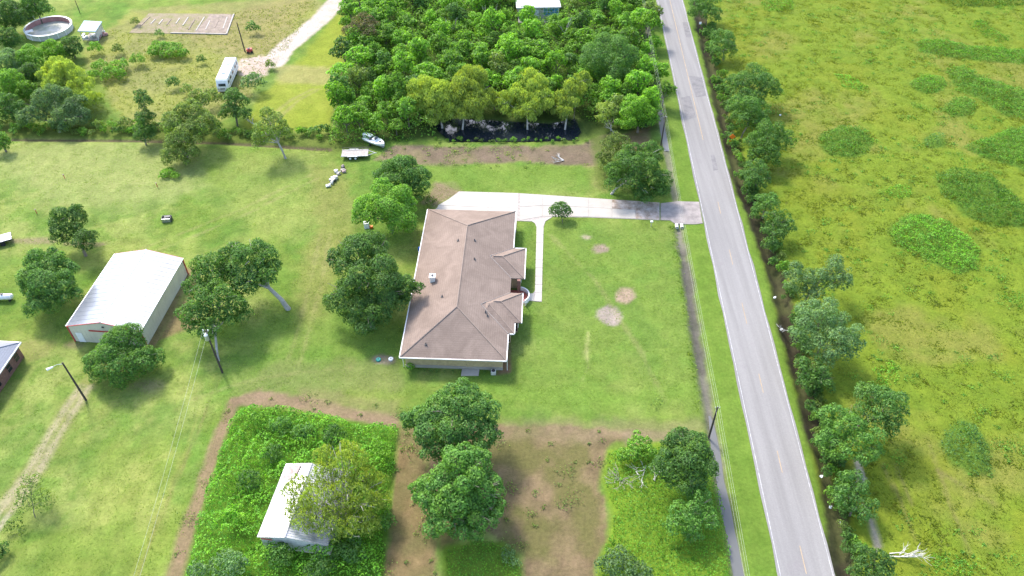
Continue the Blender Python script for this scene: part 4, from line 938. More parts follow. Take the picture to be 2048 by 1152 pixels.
T('broad olive green oak between driveway and muddy track', [(1275, 335, 40, 5.2), (1310, 355, 30, 4.2), (1250, 362, 34, 3.6), (1300, 308, 26, 5), (1318, 380, 20, 2.6), (1288, 384, 24, 2.2), (1232, 345, 22, 3.4), (1262, 310, 22, 5.4)], 4.6, 'yard', (1222, 388), leaf=.36, dens=13, r0=.22, bark='pale_bark')
T('olive shrubby tree at the upper left of the broad oak', [(1222, 298, 24, 3.6), (1206, 312, 16, 3), (1245, 288, 18, 3.8), (1230, 275, 14, 3.8), (1214, 330, 14, 2.2)], 3.4, 'olive', (1215, 335), leaf=.32, dens=10, r0=.1)
T('thin grey green tree leaning left over its shadow', [(548, 245, 26, 6.2), (530, 268, 24, 5.4), (562, 262, 20, 5.4), (535, 230, 16, 6.6), (520, 285, 14, 4.4)], 5.6, 'olive', (571, 317), leaf=.34, dens=9, r0=.22, bark='pale_bark')
T('taller of the two large dark trees on the bare field', [(905, 835, 62, 6.4), (860, 845, 40, 5.6), (960, 830, 42, 6), (920, 800, 36, 7.4), (940, 880, 46, 5), (870, 890, 36, 4.4), (830, 838, 26, 5), (975, 865, 26, 5)], 6, 'dark', (925, 915), leaf=.36, dens=16, r0=.36)
T('nearest large round tree on the bare brown field', [(920, 970, 62, 6), (870, 990, 44, 5), (965, 990, 44, 5), (925, 925, 40, 7), (900, 1040, 46, 3.8), (955, 1035, 40, 4), (985, 1010, 26, 4.4), (845, 985, 26, 4.6), (950, 920, 30, 6.8)], 5.6, 'yard', (930, 1055), leaf=.38, dens=15, r0=.36)
T('dense green tree beside the black pole near the lawn ditch', [(1375, 910, 44, 5), (1340, 930, 34, 4.4), (1405, 925, 34, 4.4), (1370, 955, 40, 3.6), (1360, 880, 28, 5.6), (1335, 895, 22, 5), (1395, 885, 24, 5.2)], 4.6, 'dark', (1385, 985), leaf=.34, dens=15, r0=.22)
T('straggly green tree below the dense tree by the lawn ditch', [(1370, 1030, 34, 3.2), (1400, 1000, 24, 3), (1355, 1050, 24, 2.4), (1410, 1040, 26, 2.2), (1385, 1070, 20, 1.6)], 2.6, 'yard', (1375, 1075), leaf=.32, dens=11, r0=.12)
T('feathery yellow green willow spreading over the derelict shed', [(690, 925, 40, 5.8), (655, 955, 34, 5.6), (600, 985, 32, 4.8), (640, 1005, 40, 5.2), (700, 985, 40, 5.2), (610, 1040, 34, 4.4), (660, 1050, 34, 4.2), (725, 1010, 36, 4.2), (720, 950, 30, 4.8), (650, 915, 24, 5.6), (705, 1045, 30, 3.8), (750, 965, 24, 3.8), (765, 1000, 22, 3.2), (735, 1050, 24, 3), (700, 905, 22, 5), (590, 1020, 22, 4.4)], 5, 'yellow', (690, 1062), leaf=.30, dens=9, r0=.24, name='willow_tree', willow=True, bark='pale_bark')
T('wispy young tree beside the two track lane', [(66, 985, 30, 2.6), (58, 1010, 30, 2.0), (82, 1005, 24, 1.8), (62, 960, 18, 3)], 2.4, 'olive', (70, 1035), leaf=.26, dens=7, r0=.07)
bush('small sparse bush below the wispy tree by the lane', [(28, 1050, 18), (42, 1062, 12)], 'olive', 1.0, dens=9)
bush('dark clipped shrub cut by the left frame edge', [(0, 1098, 20), (-18, 1110, 22)], 'dark', 1.6, dens=18)
bush('light green leafy bush beside the dead brush pile', [(1280, 885, 24), (1262, 905, 24), (1295, 905, 18), (1245, 915, 14)], 'mid', 2.2, leaf=.3)
bush('speckled grey green mound at the bottom edge of the field', [(1240, 1125, 34), (1215, 1130, 26), (1270, 1140, 30), (1290, 1150, 22)], 'grey', 1.6, leaf=.26, dens=14)
bush('small green mound with pale twigs beside the brown lane', [(1015, 1110, 20), (1030, 1125, 14)], 'grey', .9, leaf=.24, dens=12)
bush('single round bush at the near left corner of the house', [(820, 734, 9)], 'bright', 1.1, leaf=.22, dens=22)
bush('low shrub bed along the near end wall of the house', [(850, 741, 5), (862, 742, 5), (875, 743, 5), (890, 743, 4), (905, 743, 5), (970, 745, 5), (982, 745, 4)], 'dark', .7, leaf=.18, dens=18)
bush('faint thin weed clump on the front lawn', [(1316, 800, 14), (1308, 812, 10)], 'olive', .5, leaf=.2, dens=5)
bush('young bush at the far corner below the dark round tree', [(850, 392, 14), (862, 402, 12)], 'olive', 1.0, dens=10)

WB = [(560, 850, 24, 'yard', 'tall shrubby weed near the top left of the weed plot'), (610, 862, 22, 'dark', 'dark shrubby weed left of centre at the top of the weed plot'), (665, 870, 24, 'dark', 'dark shrubby weed at the top middle of the weed plot'),
      (545, 905, 20, 'yard', 'shrubby weed left of the back of the derelict shed'), (515, 835, 20, 'bright', 'bright shrubby weed at the top left corner of the weed plot'), (500, 960, 24, 'yard', 'shrubby weed on the left slope of the weed plot'),
      (760, 905, 20, 'bright', 'bright shrubby weed by the right lane of the weed plot'), (770, 1040, 20, 'yard', 'shrubby weed right of the willow trunk'), (700, 1100, 30, 'dark', 'dark shrubby weed at the near right corner of the derelict shed'),
      (560, 1110, 28, 'yard', 'shrubby weed in front of the derelict shed'), (460, 1130, 34, 'grey', 'grey green shrubby weed at the bottom left of the weed plot'), (400, 1140, 22, 'grey', 'grey green shrubby weed at the bottom corner by the path'), (640, 1130, 26, 'dark', 'dark shrubby weed at the bottom middle of the weed plot'), (470, 1030, 22, 'bright', 'bright shrubby weed on the lower left of the weed plot')]
for px, py, r_, kd, lb in WB: bush(lb, [(px, py, r_), (px+r_*.5, py+4, r_*.75), (px-r_*.5, py+5, r_*.75), (px+r_*.2, py+r_*.5, r_*.6)], kd, 2.6, leaf=.27, dens=13, name='shrubby_weed', cat='weed', flat=.9)
# upper left lots
T('slim dark upright tree on the hedge line', [(288, 205, 17, 6.4), (292, 240, 20, 4), (290, 265, 22, 2.4), (282, 190, 12, 7)], 4.4, 'dark', (292, 290), leaf=.34, dens=14, r0=.15)
T('clustered dark tree at the gap of the hedge', [(385, 225, 32, 5.8), (355, 245, 30, 4.8), (405, 255, 32, 4.4), (370, 280, 34, 3.4), (345, 310, 24, 2.2), (375, 310, 22, 2.2), (400, 200, 20, 6)], 4.6, 'olive', (375, 325), leaf=.36, dens=13, r0=.2)
T('dark rounded tree below the motorhome', [(472, 205, 24, 3.8), (460, 225, 20, 2.8), (485, 228, 18, 2.6), (468, 190, 16, 4.2)], 3.2, 'dark', (475, 252), leaf=.32, dens=15)
T('yellow green willow on the left lot', [(130, 155, 34, 4.4), (110, 165, 26, 4), (160, 178, 28, 3.4), (115, 135, 22, 4.8), (180, 200, 22, 2.6), (95, 150, 18, 4)], 3.8, 'yellow', (150, 212), leaf=.34, dens=13, name='willow_tree', willow=True)
T('grey green spreading tree above the hedge at left', [(110, 205, 34, 3.6), (80, 220, 30, 3.2), (150, 215, 26, 3), (130, 240, 28, 2.2), (60, 235, 24, 2.4), (165, 235, 18, 2)], 3, 'grey', (120, 265), leaf=.34, dens=14)
bush('broad rounded bush on the left lot below the slab', [(320, 97, 22), (345, 102, 24), (365, 108, 14), (310, 105, 14)], 'mid', 1.8, leaf=.3)
for px, py, r_, kd, lb in ((345, 165, 13, 'dark', 'small upright dark bush alone on the tan grass'), (402, 118, 9, 'dark', 'little dark bush left of the motorhome'), (275, 119, 14, 'mid', 'flat green bush above the tan clearing'),
        (235, 98, 11, 'olive', 'sparse olive bush right of the pavilion clutter'), (190, 96, 13, 'mid', 'green bush directly below the pavilion'), (505, 55, 13, 'dark', 'dark round bush right of the abandoned slab'),
        (318, 66, 8, 'dark', 'tiny dark bush on the lower slab edge'), (270, 42, 8, 'olive', 'tiny bush at the upper left slab corner'), (372, 178, 12, 'olive', 'pale thin bush left of the hedge tree cluster'),
        (425, 195, 20, 'olive', 'scrubby light bush in front of the motorhome'), (505, 165, 22, 'grey', 'pale scrub right of the motorhome'), (540, 128, 9, 'olive', 'tiny shrub at the gravel lane bend'), (250, 245, 14, 'olive', 'thin weed bush on the hedge left of the slim tree')):
    bush(lb, [(px, py, r_), (px+r_*.7, py+3, r_*.65), (px-r_*.6, py+4, r_*.6)], kd, 2.2*r_/15+.5, leaf=.28, dens=13, flat=1.0)
bush('row of scrub bushes crossing the left lot', [(200, 135, 17), (222, 145, 18), (240, 132, 18), (238, 150, 16), (210, 155, 12), (190, 148, 13)], 'mid', 2.0, leaf=.3, dens=13)
bush('low yellowish bush at the foot of the hedge tree cluster', [(338, 345, 15), (325, 350, 10), (350, 352, 10)], 'bright', .8, leaf=.26)
T('bare looking grey brown tree at the thicket corner', [(722, 55, 22, 5), (705, 62, 20, 4.6), (740, 65, 18, 4.6), (730, 40, 16, 5.8), (748, 50, 14, 5)], 5, 'sear', (727, 98), leaf=.30, dens=7, r0=.16)
for i, (px, py, r_, kd, z, lb) in enumerate(((18, 28, 36, 'dark', 5, 'dark tall tree at the top left corner'), (15, 75, 26, 'dark', 4, 'dark tree left of the pool at the frame edge'), (70, 8, 30, 'dark', 5, 'dark tree above the green garden shed'),
        (60, 115, 30, 'mid', 3, 'green tree touching the near side of the pool'), (105, 100, 26, 'bright', 2.8, 'bright green tree at the near right side of the pool'), (142, 92, 24, 'dark', 2.8, 'dark green tree between pool and pavilion'),
        (22, 120, 30, 'grey', 3.2, 'grey green tree below the pool at far left'), (20, 165, 32, 'mid', 3.4, 'leafy tree at the left edge above the willow'), (60, 145, 26, 'dark', 3.2, 'dark tree left of the yellow willow'), (18, 210, 30, 'dark', 3, 'dark tree at the left edge above the hedge'), (2, 280, 20, 'mid', 2.6, 'small tree at the left edge on the hedge end'), (52, 178, 22, 'mid', 3, 'mid green tree below left of the willow'))):
    T(lb, [(px, py, r_*.8, z), (px-r_*.5, py+r_*.35, r_*.6, z*.8), (px+r_*.55, py+r_*.3, r_*.6, z*.75), (px+r_*.1, py+r_*.6, r_*.6, z*.5), (px-r_*.1, py-r_*.35, r_*.5, z*1.2)], z, kd, leaf=.34, dens=14, r0=.18)
# hedge bushes on the lot line
protos = []
for i in range(5):
    r = np.random.default_rng(50+i); L = np.array([[0, 0, .7, 1.0, .8]]+[[r.uniform(-.9, .9), r.uniform(-.7, .7), r.uniform(.4, .9), r.uniform(.5, .8), .6] for _ in range(3)])
    protos.append(crown_mesh('hedge_bush', L, .27, 15, 60+i, LF[['mid', 'bright', 'olive', 'mid', 'dark'][i]], clumps=9, low=-.1))
for i in range(66):
    px = -8+690*i/65+random.uniform(-5, 5); py = 262+12*sst(200, 600, np.array([px]))[0]+random.uniform(-9, 8)
    o = link('hedge_bush', protos[random.choice([0, 1, 1, 2, 3, 4])], None, None, W(px, py), random.uniform(0, 6)); s = random.uniform(.75, 1.25); o.scale = (s, s, s*random.uniform(.8, 1.3))
    reg = 'left of the grey green tree' if px < 60 else 'below the grey green tree' if px < 180 else 'left of the slim dark tree' if px < 285 else 'beside the clustered dark tree' if px < 430 else 'left of the leaning tree' if px < 520 else 'right of the leaning tree' if px < 600 else 'next to the thicket'
    tag(o, 'leafy hedge bush on the lot line, '+reg, 'bush', 'hedge bushes '+reg)

def PJ(p):
    d = np.asarray(p, float)-np.array([0, 0, CAM_H]); t = np.dot(d, FW); return 1024+d[0]/t*F_PX, 576-np.dot(d, UP)/t*F_PX
# thicket beyond the pond: individual trees sharing a few crowns
TP = []
for i, (kd, lf) in enumerate((('mid', .36), ('bright', .38), ('dark', .36), ('bright', .36), ('mid', .40), ('olive', .36))):
    r = np.random.default_rng(80+i); R = 1.9
    L = np.array([[0, 0, 3.4, R, R*.9]]+[[r.uniform(-1.5, 1.5), r.uniform(-1.5, 1.5), r.uniform(2.0, 4.4), r.uniform(.9, 1.5), r.uniform(.8, 1.4)] for _ in range(5)])
    root = empty('thicket_tree', (0, 0, 0)); link('crown', crown_mesh('crown', L, lf, 11, 90+i, LF[kd], clumps=12, low=-.3), None, root); limbs(None, L, .12, i).build('trunk', M['bark'], root); TP.append(root)
thick = PX([(690, -30), (1296, -30), (1305, 60), (1318, 160), (1330, 245), (1300, 262), (1235, 255), (1160, 238), (1100, 228), (900, 222), (868, 262), (800, 278), (752, 288), (700, 296), (660, 290), (675, 200), (692, 120)])
ta = np.array(thick); pts = []; rt = random.Random(4)
hx0, hy0 = W(1044, 40)[:2]
for _ in range(40000):
    x, y = rt.uniform(ta[:, 0].min(), ta[:, 0].max()), rt.uniform(ta[:, 1].min(), ta[:, 1].max()+4)
    if not inside(np.array([x]), np.array([y]), thick)[0]: continue
    if hx0-2 < x < hx0+12 and y > hy0-6: continue
    if math.hypot(x-W(735, 300)[0], y-W(735, 300)[1]) < 5.2: continue
    if all((x-a)**2+(y-b)**2 > 2.55**2 for a, b in pts): pts.append((x, y))
    if len(pts) >= 285: break
LBL = ['mid green tree in the dense thicket beyond the pond', 'bright green tree in the dense thicket beyond the pond', 'dark green tree in the dense thicket beyond the pond', 'bright green tree in the dense thicket beyond the pond', 'mid green tree in the dense thicket beyond the pond', 'olive green tree in the dense thicket beyond the pond']
used = set()
for (x, y) in pts:
    i = rt.choice([0, 1, 1, 3, 3, 1, 3, 4, 4, 5, 0, 2]); 
    o = TP[i] if i not in used else copy_tree(TP[i]); used.add(i)
    s = rt.choice([rt.uniform(.6, .95), rt.uniform(.9, 1.3), rt.uniform(1.1, 1.45)]); o.location = (x, y, 0); o.rotation_euler = (0, 0, rt.uniform(0, 6.28)); o.scale = (s, s*rt.uniform(.8, 1.2), s*rt.uniform(.7, 1.2))
    qx, qy = PJ((x, y, 2)); ht = 'tall' if o.scale.z > .95 else 'low'
    reg = ('along its lane side edge' if qx < 730 else 'along its roadside edge' if qx > 1245 else 'at the top edge of the photo' if qy < 35 else 'just behind the willows' if qy > 150 and qx > 830 else 'behind the boat and flatbed trailer' if qy > 170 else 'left of its middle' if qx < 960 else 'right of its middle')
    kd = LBL[i].split(' tree')[0]; tag(o, '%s %s tree in the pond thicket, %s' % (ht, kd, reg), 'tree', '%s %s thicket trees %s' % (ht, kd, reg))
for i in range(6):
    if i not in used: bpy.data.objects.remove(TP[i])
WL = [('left yellow green willow on the pond bank', [(850, 180, 34, 5.6), (880, 195, 34, 5), (840, 205, 26, 4), (900, 215, 26, 3.6), (870, 232, 22, 2.6)], (885, 255)),
      ('tallest yellow green willow leaning over the pond', [(945, 155, 30, 6.6), (930, 185, 36, 5.4), (960, 195, 30, 4.6), (940, 220, 30, 3.4), (915, 175, 22, 5.6)], (925, 258)),
      ('middle yellow green willow on the pond bank', [(1065, 170, 32, 5.6), (1045, 190, 28, 4.8), (1080, 200, 28, 4.2), (1060, 222, 26, 3.2), (1035, 225, 20, 2.6), (1010, 205, 22, 3.6)], (1055, 258)),
      ('right yellow green willow on the pond bank', [(1150, 175, 24, 5.4), (1135, 200, 24, 4.2), (1165, 160, 18, 5.6), (1125, 222, 20, 3.0)], (1130, 258))]
for lb, L, b in WL: T(lb, L, 5, 'yellow', b, leaf=.34, dens=14, r0=.16, name='willow_tree', willow=True, bark='pale_bark')
T('dark feathery conifer like tree inside the thicket', [(1222, 105, 40, 6.4), (1190, 120, 32, 5.6), (1250, 115, 30, 5.8), (1225, 140, 34, 4.6), (1222, 85, 22, 7.4)], 6, 'dark', leaf=.30, dens=14)
T('yellowish small tree with pale stem at the thicket corner', [(1215, 222, 20, 3.6), (1205, 235, 14, 3), (1228, 232, 14, 3)], 3.2, 'yellow', (1222, 262), leaf=.32, dens=12, r0=.1, bark='pale_bark')
T('leafy tree at the thicket corner beside the black pole', [(1270, 218, 28, 4.2), (1255, 240, 24, 3), (1292, 235, 22, 3), (1300, 215, 18, 3.6)], 3.6, 'bright', (1275, 265), leaf=.34, dens=14)
for i in range(26):
    px, py = 868+300*i/25+random.uniform(-5, 5), 281+random.uniform(-3, 4)
    o = link('bank_weed', protos[random.choice([1, 3, 2])], None, None, W(px, py), random.uniform(0, 6)); s = random.uniform(.3, .55); o.scale = (s, s, s)
    tag(o, 'small leafy weed clump on the near bank of the pond', 'weed', 'weeds along the pond bank')

# trees along the ditch right of the road
RT = [('dark tree by the far ditch at the top edge', [(1415, 8, 22, 4), (1405, 25, 18, 3), (1425, 30, 16, 2.6)], 'dark', (1412, 50)),
      ('dark narrow tree second from the top along the ditch', [(1450, 85, 20, 3.6), (1445, 105, 18, 2.6), (1460, 98, 14, 3)], 'dark', (1446, 120)),
      ('broad dark tree spreading right from the ditch', [(1515, 170, 30, 4.2), (1485, 180, 24, 4), (1540, 178, 20, 4), (1500, 195, 24, 3.2), (1470, 165, 16, 3.6)], 'dark', (1478, 205)),
      ('dark leafy tree just above the orange sign', [(1508, 228, 26, 4.2), (1500, 244, 18, 3.4), (1522, 242, 18, 3.6)], 'yard', (1482, 275)),
      ('wide green tree right of the orange sign', [(1545, 275, 28, 4.4), (1525, 290, 24, 3.8), (1566, 278, 20, 4), (1535, 310, 24, 3), (1516, 318, 18, 2.6)], 'yard', (1500, 328)),
      ('dark tree filling the ditch row between the sign and the broad tree', [(1492, 215, 24, 3.4), (1478, 225, 18, 2.6), (1505, 210, 18, 3)], 'dark', (1480, 240)),
      ('dark low tree just below the orange sign row', [(1535, 410, 18, 2.8), (1528, 425, 16, 2), (1545, 400, 14, 2.4)], 'dark', (1525, 435)),
      ('small dark tree below the orange sign', [(1520, 345, 20, 3), (1512, 365, 18, 2.4), (1530, 360, 14, 2.4)], 'dark', (1508, 382)),
      ('thin dark tree opposite the driveway', [(1560, 440, 18, 3.4), (1550, 465, 18, 2.4), (1572, 455, 16, 2.8), (1545, 490, 14, 1.8)], 'dark', (1542, 500)),
      ('grey green tree with two crowns above the ditch', [(1600, 560, 30, 4.8), (1670, 545, 32, 5), (1640, 565, 26, 4.4), (1615, 590, 24, 3.6), (1685, 560, 20, 4.6)], 'grey', (1605, 612)),
      ('largest grey green tree along the ditch', [(1640, 640, 42, 5.6), (1680, 670, 38, 5), (1620, 665, 32, 4.4), (1660, 695, 38, 4), (1705, 690, 24, 4.2), (1635, 625, 26, 5.6)], 'grey', (1630, 720)),
      ('dark shrubby tree under the largest grey green one', [(1632, 735, 24, 3), (1645, 760, 22, 2.2), (1622, 765, 18, 1.8)], 'dark', (1632, 785)),
      ('dark green tree with a crown swung over the meadow', [(1770, 810, 36, 5.6), (1745, 795, 26, 5.6), (1790, 835, 26, 5), (1735, 830, 28, 5), (1765, 845, 24, 4.4)], 'dark', (1690, 875)),
      ('dark green tree left of the one over the meadow', [(1690, 850, 34, 4.6), (1715, 885, 38, 4.6), (1680, 890, 30, 3.8), (1735, 900, 26, 4), (1670, 860, 20, 4)], 'yard', (1680, 930)),
      ('dark scrubby tree near the pale mud patch', [(1700, 975, 26, 3), (1722, 1005, 24, 2.4), (1690, 1000, 20, 2.4), (1730, 1030, 18, 1.8)], 'dark', (1700, 1030)),
      ('dark tree cut by the bottom edge beside the ditch', [(1750, 1125, 30, 3), (1735, 1145, 30, 2.4), (1770, 1150, 24, 2.2)], 'dark', (1745, 1170))]
for lb, L, kd, b in RT: T(lb, [(q[0]-4, q[1], q[2]*(1.0 if kd == 'grey' else 1.2), *q[3:]) for q in L], 4, kd, b, leaf=.34, dens=11, r0=.15, spread=.82, csize=(.16, .36))
for i in range(150):
    t = rng.random(); k = t*(len(RD)-2)+.6; j = int(k); f = k-j; a, b = RD[j], RD[min(j+1, len(RD)-1)]
    px, py = a[0]+(b[0]-a[0])*f+random.uniform(-7, 26)*(.6+py*0+.5*(a[1]/1150) if i else 1), a[1]+(b[1]-a[1])*f
    o = link('ditch_bush', protos[random.choice([4, 4, 2, 4, 0])], None, None, W(px, py, -.25), random.uniform(0, 6)); s = random.uniform(.4, 1.15); o.scale = (s, s, s*1.25)
    reg = 'above the orange sign' if py < 270 else 'between the orange sign and the driveway' if py < 420 else 'between the driveway and the grey green trees' if py < 600 else 'beside the grey green trees' if py < 790 else 'below the grey green trees' if py < 960 else 'near the bottom edge'
    tag(o, 'ragged dark bush on the far road ditch, '+reg, 'bush', 'ditch bushes '+reg)

# leafy ground covers
def cover(poly, h, dens, leaf, kind, seed, name, edge=1.2, rag=1.6, zmin=.05, feather=.3):
    pl = PX(poly); a = np.array(pl); r = np.random.default_rng(seed)
    n = int((np.ptp(a[:, 0]))*(np.ptp(a[:, 1]))*dens); x = r.uniform(a[:, 0].min()-.8, a[:, 0].max()+.8, n); y = r.uniform(a[:, 1].min()-.8, a[:, 1].max()+.8, n)
    d = -sdist(x, y, pl)+(fbm(x, y, 2.0, seed, 3)-.5)*rag
    k = d > r.random(len(d))**2*feather; x, y, d = x[k], y[k], d[k]
    lump = fbm(x, y, 2.2, seed+3, 3); l2 = fbm(x, y, .9, seed+7, 2)
    hz = h*np.clip(d/edge, .12, 1)**.6*np.clip(.1+1.6*(lump-.12)+.9*(l2-.5), .08, 2)
    z = np.maximum(zmin, hz*(1-.35*r.random(len(x))**2))
    e = .12; gxx = (fbm(x+e, y, 2.2, seed+3, 3)-lump)/e*h; gyy = (fbm(x, y+e, 2.2, seed+3, 3)-lump)/e*h
    Nn = unit(np.stack([-gxx, -gyy, np.ones_like(x)], 1)+r.normal(scale=.55, size=(len(x), 3)))
    c = np.array([a[:, 0].mean(), a[:, 1].mean(), 0]); P = np.stack([x, y, z], 1)-c
    V, Fc = leaf_quads(P, Nn, leaf, r); me = np_mesh(name, V, Fc); me.materials.append(LF[kind])
    return link(name, me, None, None, c)
tag(cover([(480, 812), (560, 818), (700, 843), (796, 860), (784, 980), (766, 1165), (366, 1165), (410, 1000), (450, 880)], 2.2, 42, .27, 'weed', 3, 'weed_cover'), 'dense bright green weeds filling the fenced looking plot', 'weeds', kind='stuff')
tag(cover([(1215, 905), (1300, 890), (1418, 885), (1440, 980), (1466, 1165), (1196, 1165), (1220, 1080), (1226, 1030), (1206, 960)], .8, 34, .22, 'weed', 5, 'weed_cover'), 'bright low weeds between the bare field and the lawn ditch', 'weeds', kind='stuff')
tag(cover([(888, 1096), (960, 1082), (1008, 1088), (1042, 1130), (1042, 1165), (884, 1165)], .7, 34, .22, 'weed', 7, 'weed_cover'), 'low bright weeds under the nearest big tree', 'weeds', kind='stuff')
tag(cover([(690, -30), (1296, -30), (1318, 160), (1330, 245), (1300, 262), (1235, 262), (1160, 238), (1100, 232), (900, 226), (868, 272), (800, 286), (752, 292), (700, 298), (658, 292), (675, 200), (692, 120)], 3.6, 15, .38, 'mid', 9, 'undergrowth'), 'leafy undergrowth on the floor of the thicket', 'undergrowth', kind='stuff')
PATCH = [('rounded green brush patch nearest the roadside trees', ell(1692, 285, 56, 33), 1.0, 'brush'), ('small dark brush clump alone on the meadow', ell(1868, 283, 26, 16), 1.1, 'dark'),
  ('largest bright green brush patch in mid meadow', [(1770, 465), (1810, 430), (1850, 428), (1900, 445), (1960, 500), (1955, 540), (1915, 548), (1850, 520), (1790, 490)], 1.0, 'weed'),
  ('dark green brush patch right of the bright mid meadow patch', [(1870, 345), (1910, 338), (1975, 350), (2030, 390), (2060, 420), (2050, 455), (1985, 455), (1930, 430), (1880, 385)], 1.2, 'brush'),
  ('long brush band reaching the right edge', [(1890, 140), (1920, 135), (1990, 165), (2060, 190), (2060, 240), (2010, 232), (1950, 195), (1915, 180)], 1.1, 'brush'),
  ('upper brush strip on the far meadow', [(1830, 85), (1880, 82), (1950, 95), (2060, 100), (2060, 128), (1980, 125), (1900, 115), (1840, 105)], .9, 'weed'),
  ('small brush patch at left of the long band', ell(1855, 170, 38, 18), .9, 'weed'), ('small brush patch below the long band', ell(1922, 215, 34, 20), .9, 'brush'),
  ('dark brush mass at the right edge above mid', [(1925, 295), (1960, 280), (2010, 262), (2060, 250), (2060, 350), (2020, 330), (1960, 315)], 1.2, 'brush'),
  ('brush patch at the top right corner', [(1840, -8), (1900, 14), (1960, 16), (2060, 10), (2060, -20), (1840, -20)], 1.0, 'brush'),
  ('thin brush patch on the far right meadow', [(1930, 45), (1960, 38), (1990, 60), (2020, 80), (1990, 88), (1950, 65)], .8, 'weed'),
  ('faint low brush patch near the roadside trees', [(1665, 148), (1700, 150), (1738, 175), (1720, 182), (1690, 178)], .5, 'weed'),
  ('faint low brush patch above the bright one', ell(1798, 384, 30, 15), .5, 'weed'), ('brush patch at the top by the far roadside trees', ell(1555, 10, 36, 15), .7, 'weed'),
  ('dark blurred brush clump low on the meadow', [(1885, 860), (1915, 840), (1950, 850), (1985, 900), (1985, 950), (1945, 955), (1905, 930), (1880, 895)], 1.2, 'dark'),
  ('light brush clump at the right edge low on the meadow', ell(2020, 600, 34, 20), .8, 'weed'), ('low brush patch by the dead white tree', [(1850, 1110), (1900, 1105), (1950, 1130), (1940, 1165), (1860, 1165)], .6, 'weed'),
  ('low brush at the meadow foot of the ditch trees', [(1745, 740), (1790, 720), (1800, 770), (1760, 775)], .4, 'weed')]
for i, (lb, pl, h, kd) in enumerate(PATCH): tag(cover(pl, h*1.55, 32, .27, kd, 20+i, 'brush_patch', 2.2, 1.3 if h > .6 else .5, feather=1.5 if h > .6 else .3), lb, 'brush')

# rough grass tufts of the meadow and longer grass at the verges
def tufts(name, poly, n, h, mat, seed, mask=None, spread=.22, blades=4):
    r = np.random.default_rng(seed); pl = PX(poly); a = np.array(pl); x = r.uniform(a[:, 0].min(), a[:, 0].max(), n*3); y = r.uniform(a[:, 1].min(), a[:, 1].max(), n*3)
    k = inside(x, y, pl)&(fbm(x, y, 3, seed, 4) > .18+.45*r.random(n*3)); x, y = x[k][:n], y[k][:n]; n = len(x)
    x = np.repeat(x, blades)+r.normal(scale=spread, size=n*blades); y = np.repeat(y, blades)+r.normal(scale=spread, size=n*blades); m = len(x)
    ang = r.uniform(0, 6.28, m); hh = h*(.5+r.random(m)); w = .06+.10*r.random(m); lean = r.normal(scale=1.9, size=(m, 2))*hh[:, None]
    z0 = np.zeros(m)-.05
    A0 = np.stack([x-np.cos(ang)*w, y-np.sin(ang)*w, z0], 1); B0 = np.stack([x+np.cos(ang)*w, y+np.sin(ang)*w, z0], 1); T0 = np.stack([x+lean[:, 0], y+lean[:, 1], hh], 1)
    me = np_mesh(name, np.stack([A0, B0, T0], 1).reshape(-1, 3), np.arange(m*3).reshape(m, 3)); me.materials.append(mat); return link(name, me)
LF['straw'] = leafmat('meadow_grass', (.178, .236, .026), var=.22, warm=(1.12, 1.0, .8), trans=.6)
tag(tufts('meadow_grass', [(1420, -20), (1540, 400), (1680, 760), (1790, 1165), (2300, 1165), (2300, -20)], 44000, .13, LF['straw'], 71), 'rough yellow green grass tussocks all over the meadow', 'grass', kind='stuff')
tag(tufts('rough_grass', [(220, 60), (640, 0), (560, 120), (500, 200), (420, 262), (60, 262)], 3500, .14, LF['straw'], 72), 'scattered rough grass on the left lots', 'grass', kind='stuff')

def loose_weeds(name, poly, ncl, mat, seed):
    r = np.random.default_rng(seed); pl = PX(poly); a = np.array(pl); cx = r.uniform(a[:, 0].min(), a[:, 0].max(), ncl*3); cy = r.uniform(a[:, 1].min(), a[:, 1].max(), ncl*3)
    k = inside(cx, cy, pl) & (fbm(cx, cy, 14, seed, 4) > .36+.28*r.random(ncl*3)); cx, cy = cx[k][:ncl], cy[k][:ncl]; n = len(cx)
    R = .25+1.1*r.random(n)**2; cnt = (10+38*R**1.5).astype(int); idx = np.repeat(np.arange(n), cnt)
    d = r.normal(size=(len(idx), 2))*.5*R[idx][:, None]; P = np.stack([cx[idx]+d[:, 0]*1.3, cy[idx]+d[:, 1], .08+.30*r.random(len(idx))*R[idx]], 1)
    Nn = unit(np.array([0, 0, 1.0])+r.normal(scale=.5, size=P.shape)); V, Fc = leaf_quads(P, Nn, .22, r); me = np_mesh(name, V, Fc); me.materials.append(mat); return link(name, me)
tag(loose_weeds('meadow_weeds', [(1440, -20), (1560, 400), (1700, 760), (1810, 1165), (2300, 1165), (2300, -20)], 900, LF['brush'], 91), 'loose scattered green weeds between the brush patches', 'weeds', kind='stuff')
tag(loose_weeds('bare_field_weeds', [(1000, 850), (1260, 862), (1215, 900), (1202, 960), (1222, 1030), (1190, 1110), (1190, 1165), (1045, 1165), (1000, 1085), (985, 900)], 22, LF['olive'], 95), 'sparse olive weeds coming up through the bare brown field', 'weeds', kind='stuff')
tag(loose_weeds('lane_weeds', [(462, 780), (800, 812), (845, 850), (880, 1165), (765, 1165), (795, 860), (700, 840), (478, 812), (365, 1165), (335, 1165), (430, 880)], 60, LF['olive'], 96), 'sparse olive weeds along the mown dirt lanes', 'weeds', kind='stuff')
tag(loose_weeds('track_weeds', [(752, 300), (900, 288), (1190, 285), (1200, 335), (900, 338), (752, 325)], 55, LF['olive'], 97), 'weeds along the edges of the muddy track', 'weeds', kind='stuff')
LF['lawn'] = leafmat('lawn_blades', (.150, .245, .035), var=.3, warm=(1.15, 1.0, .8), trans=.6)
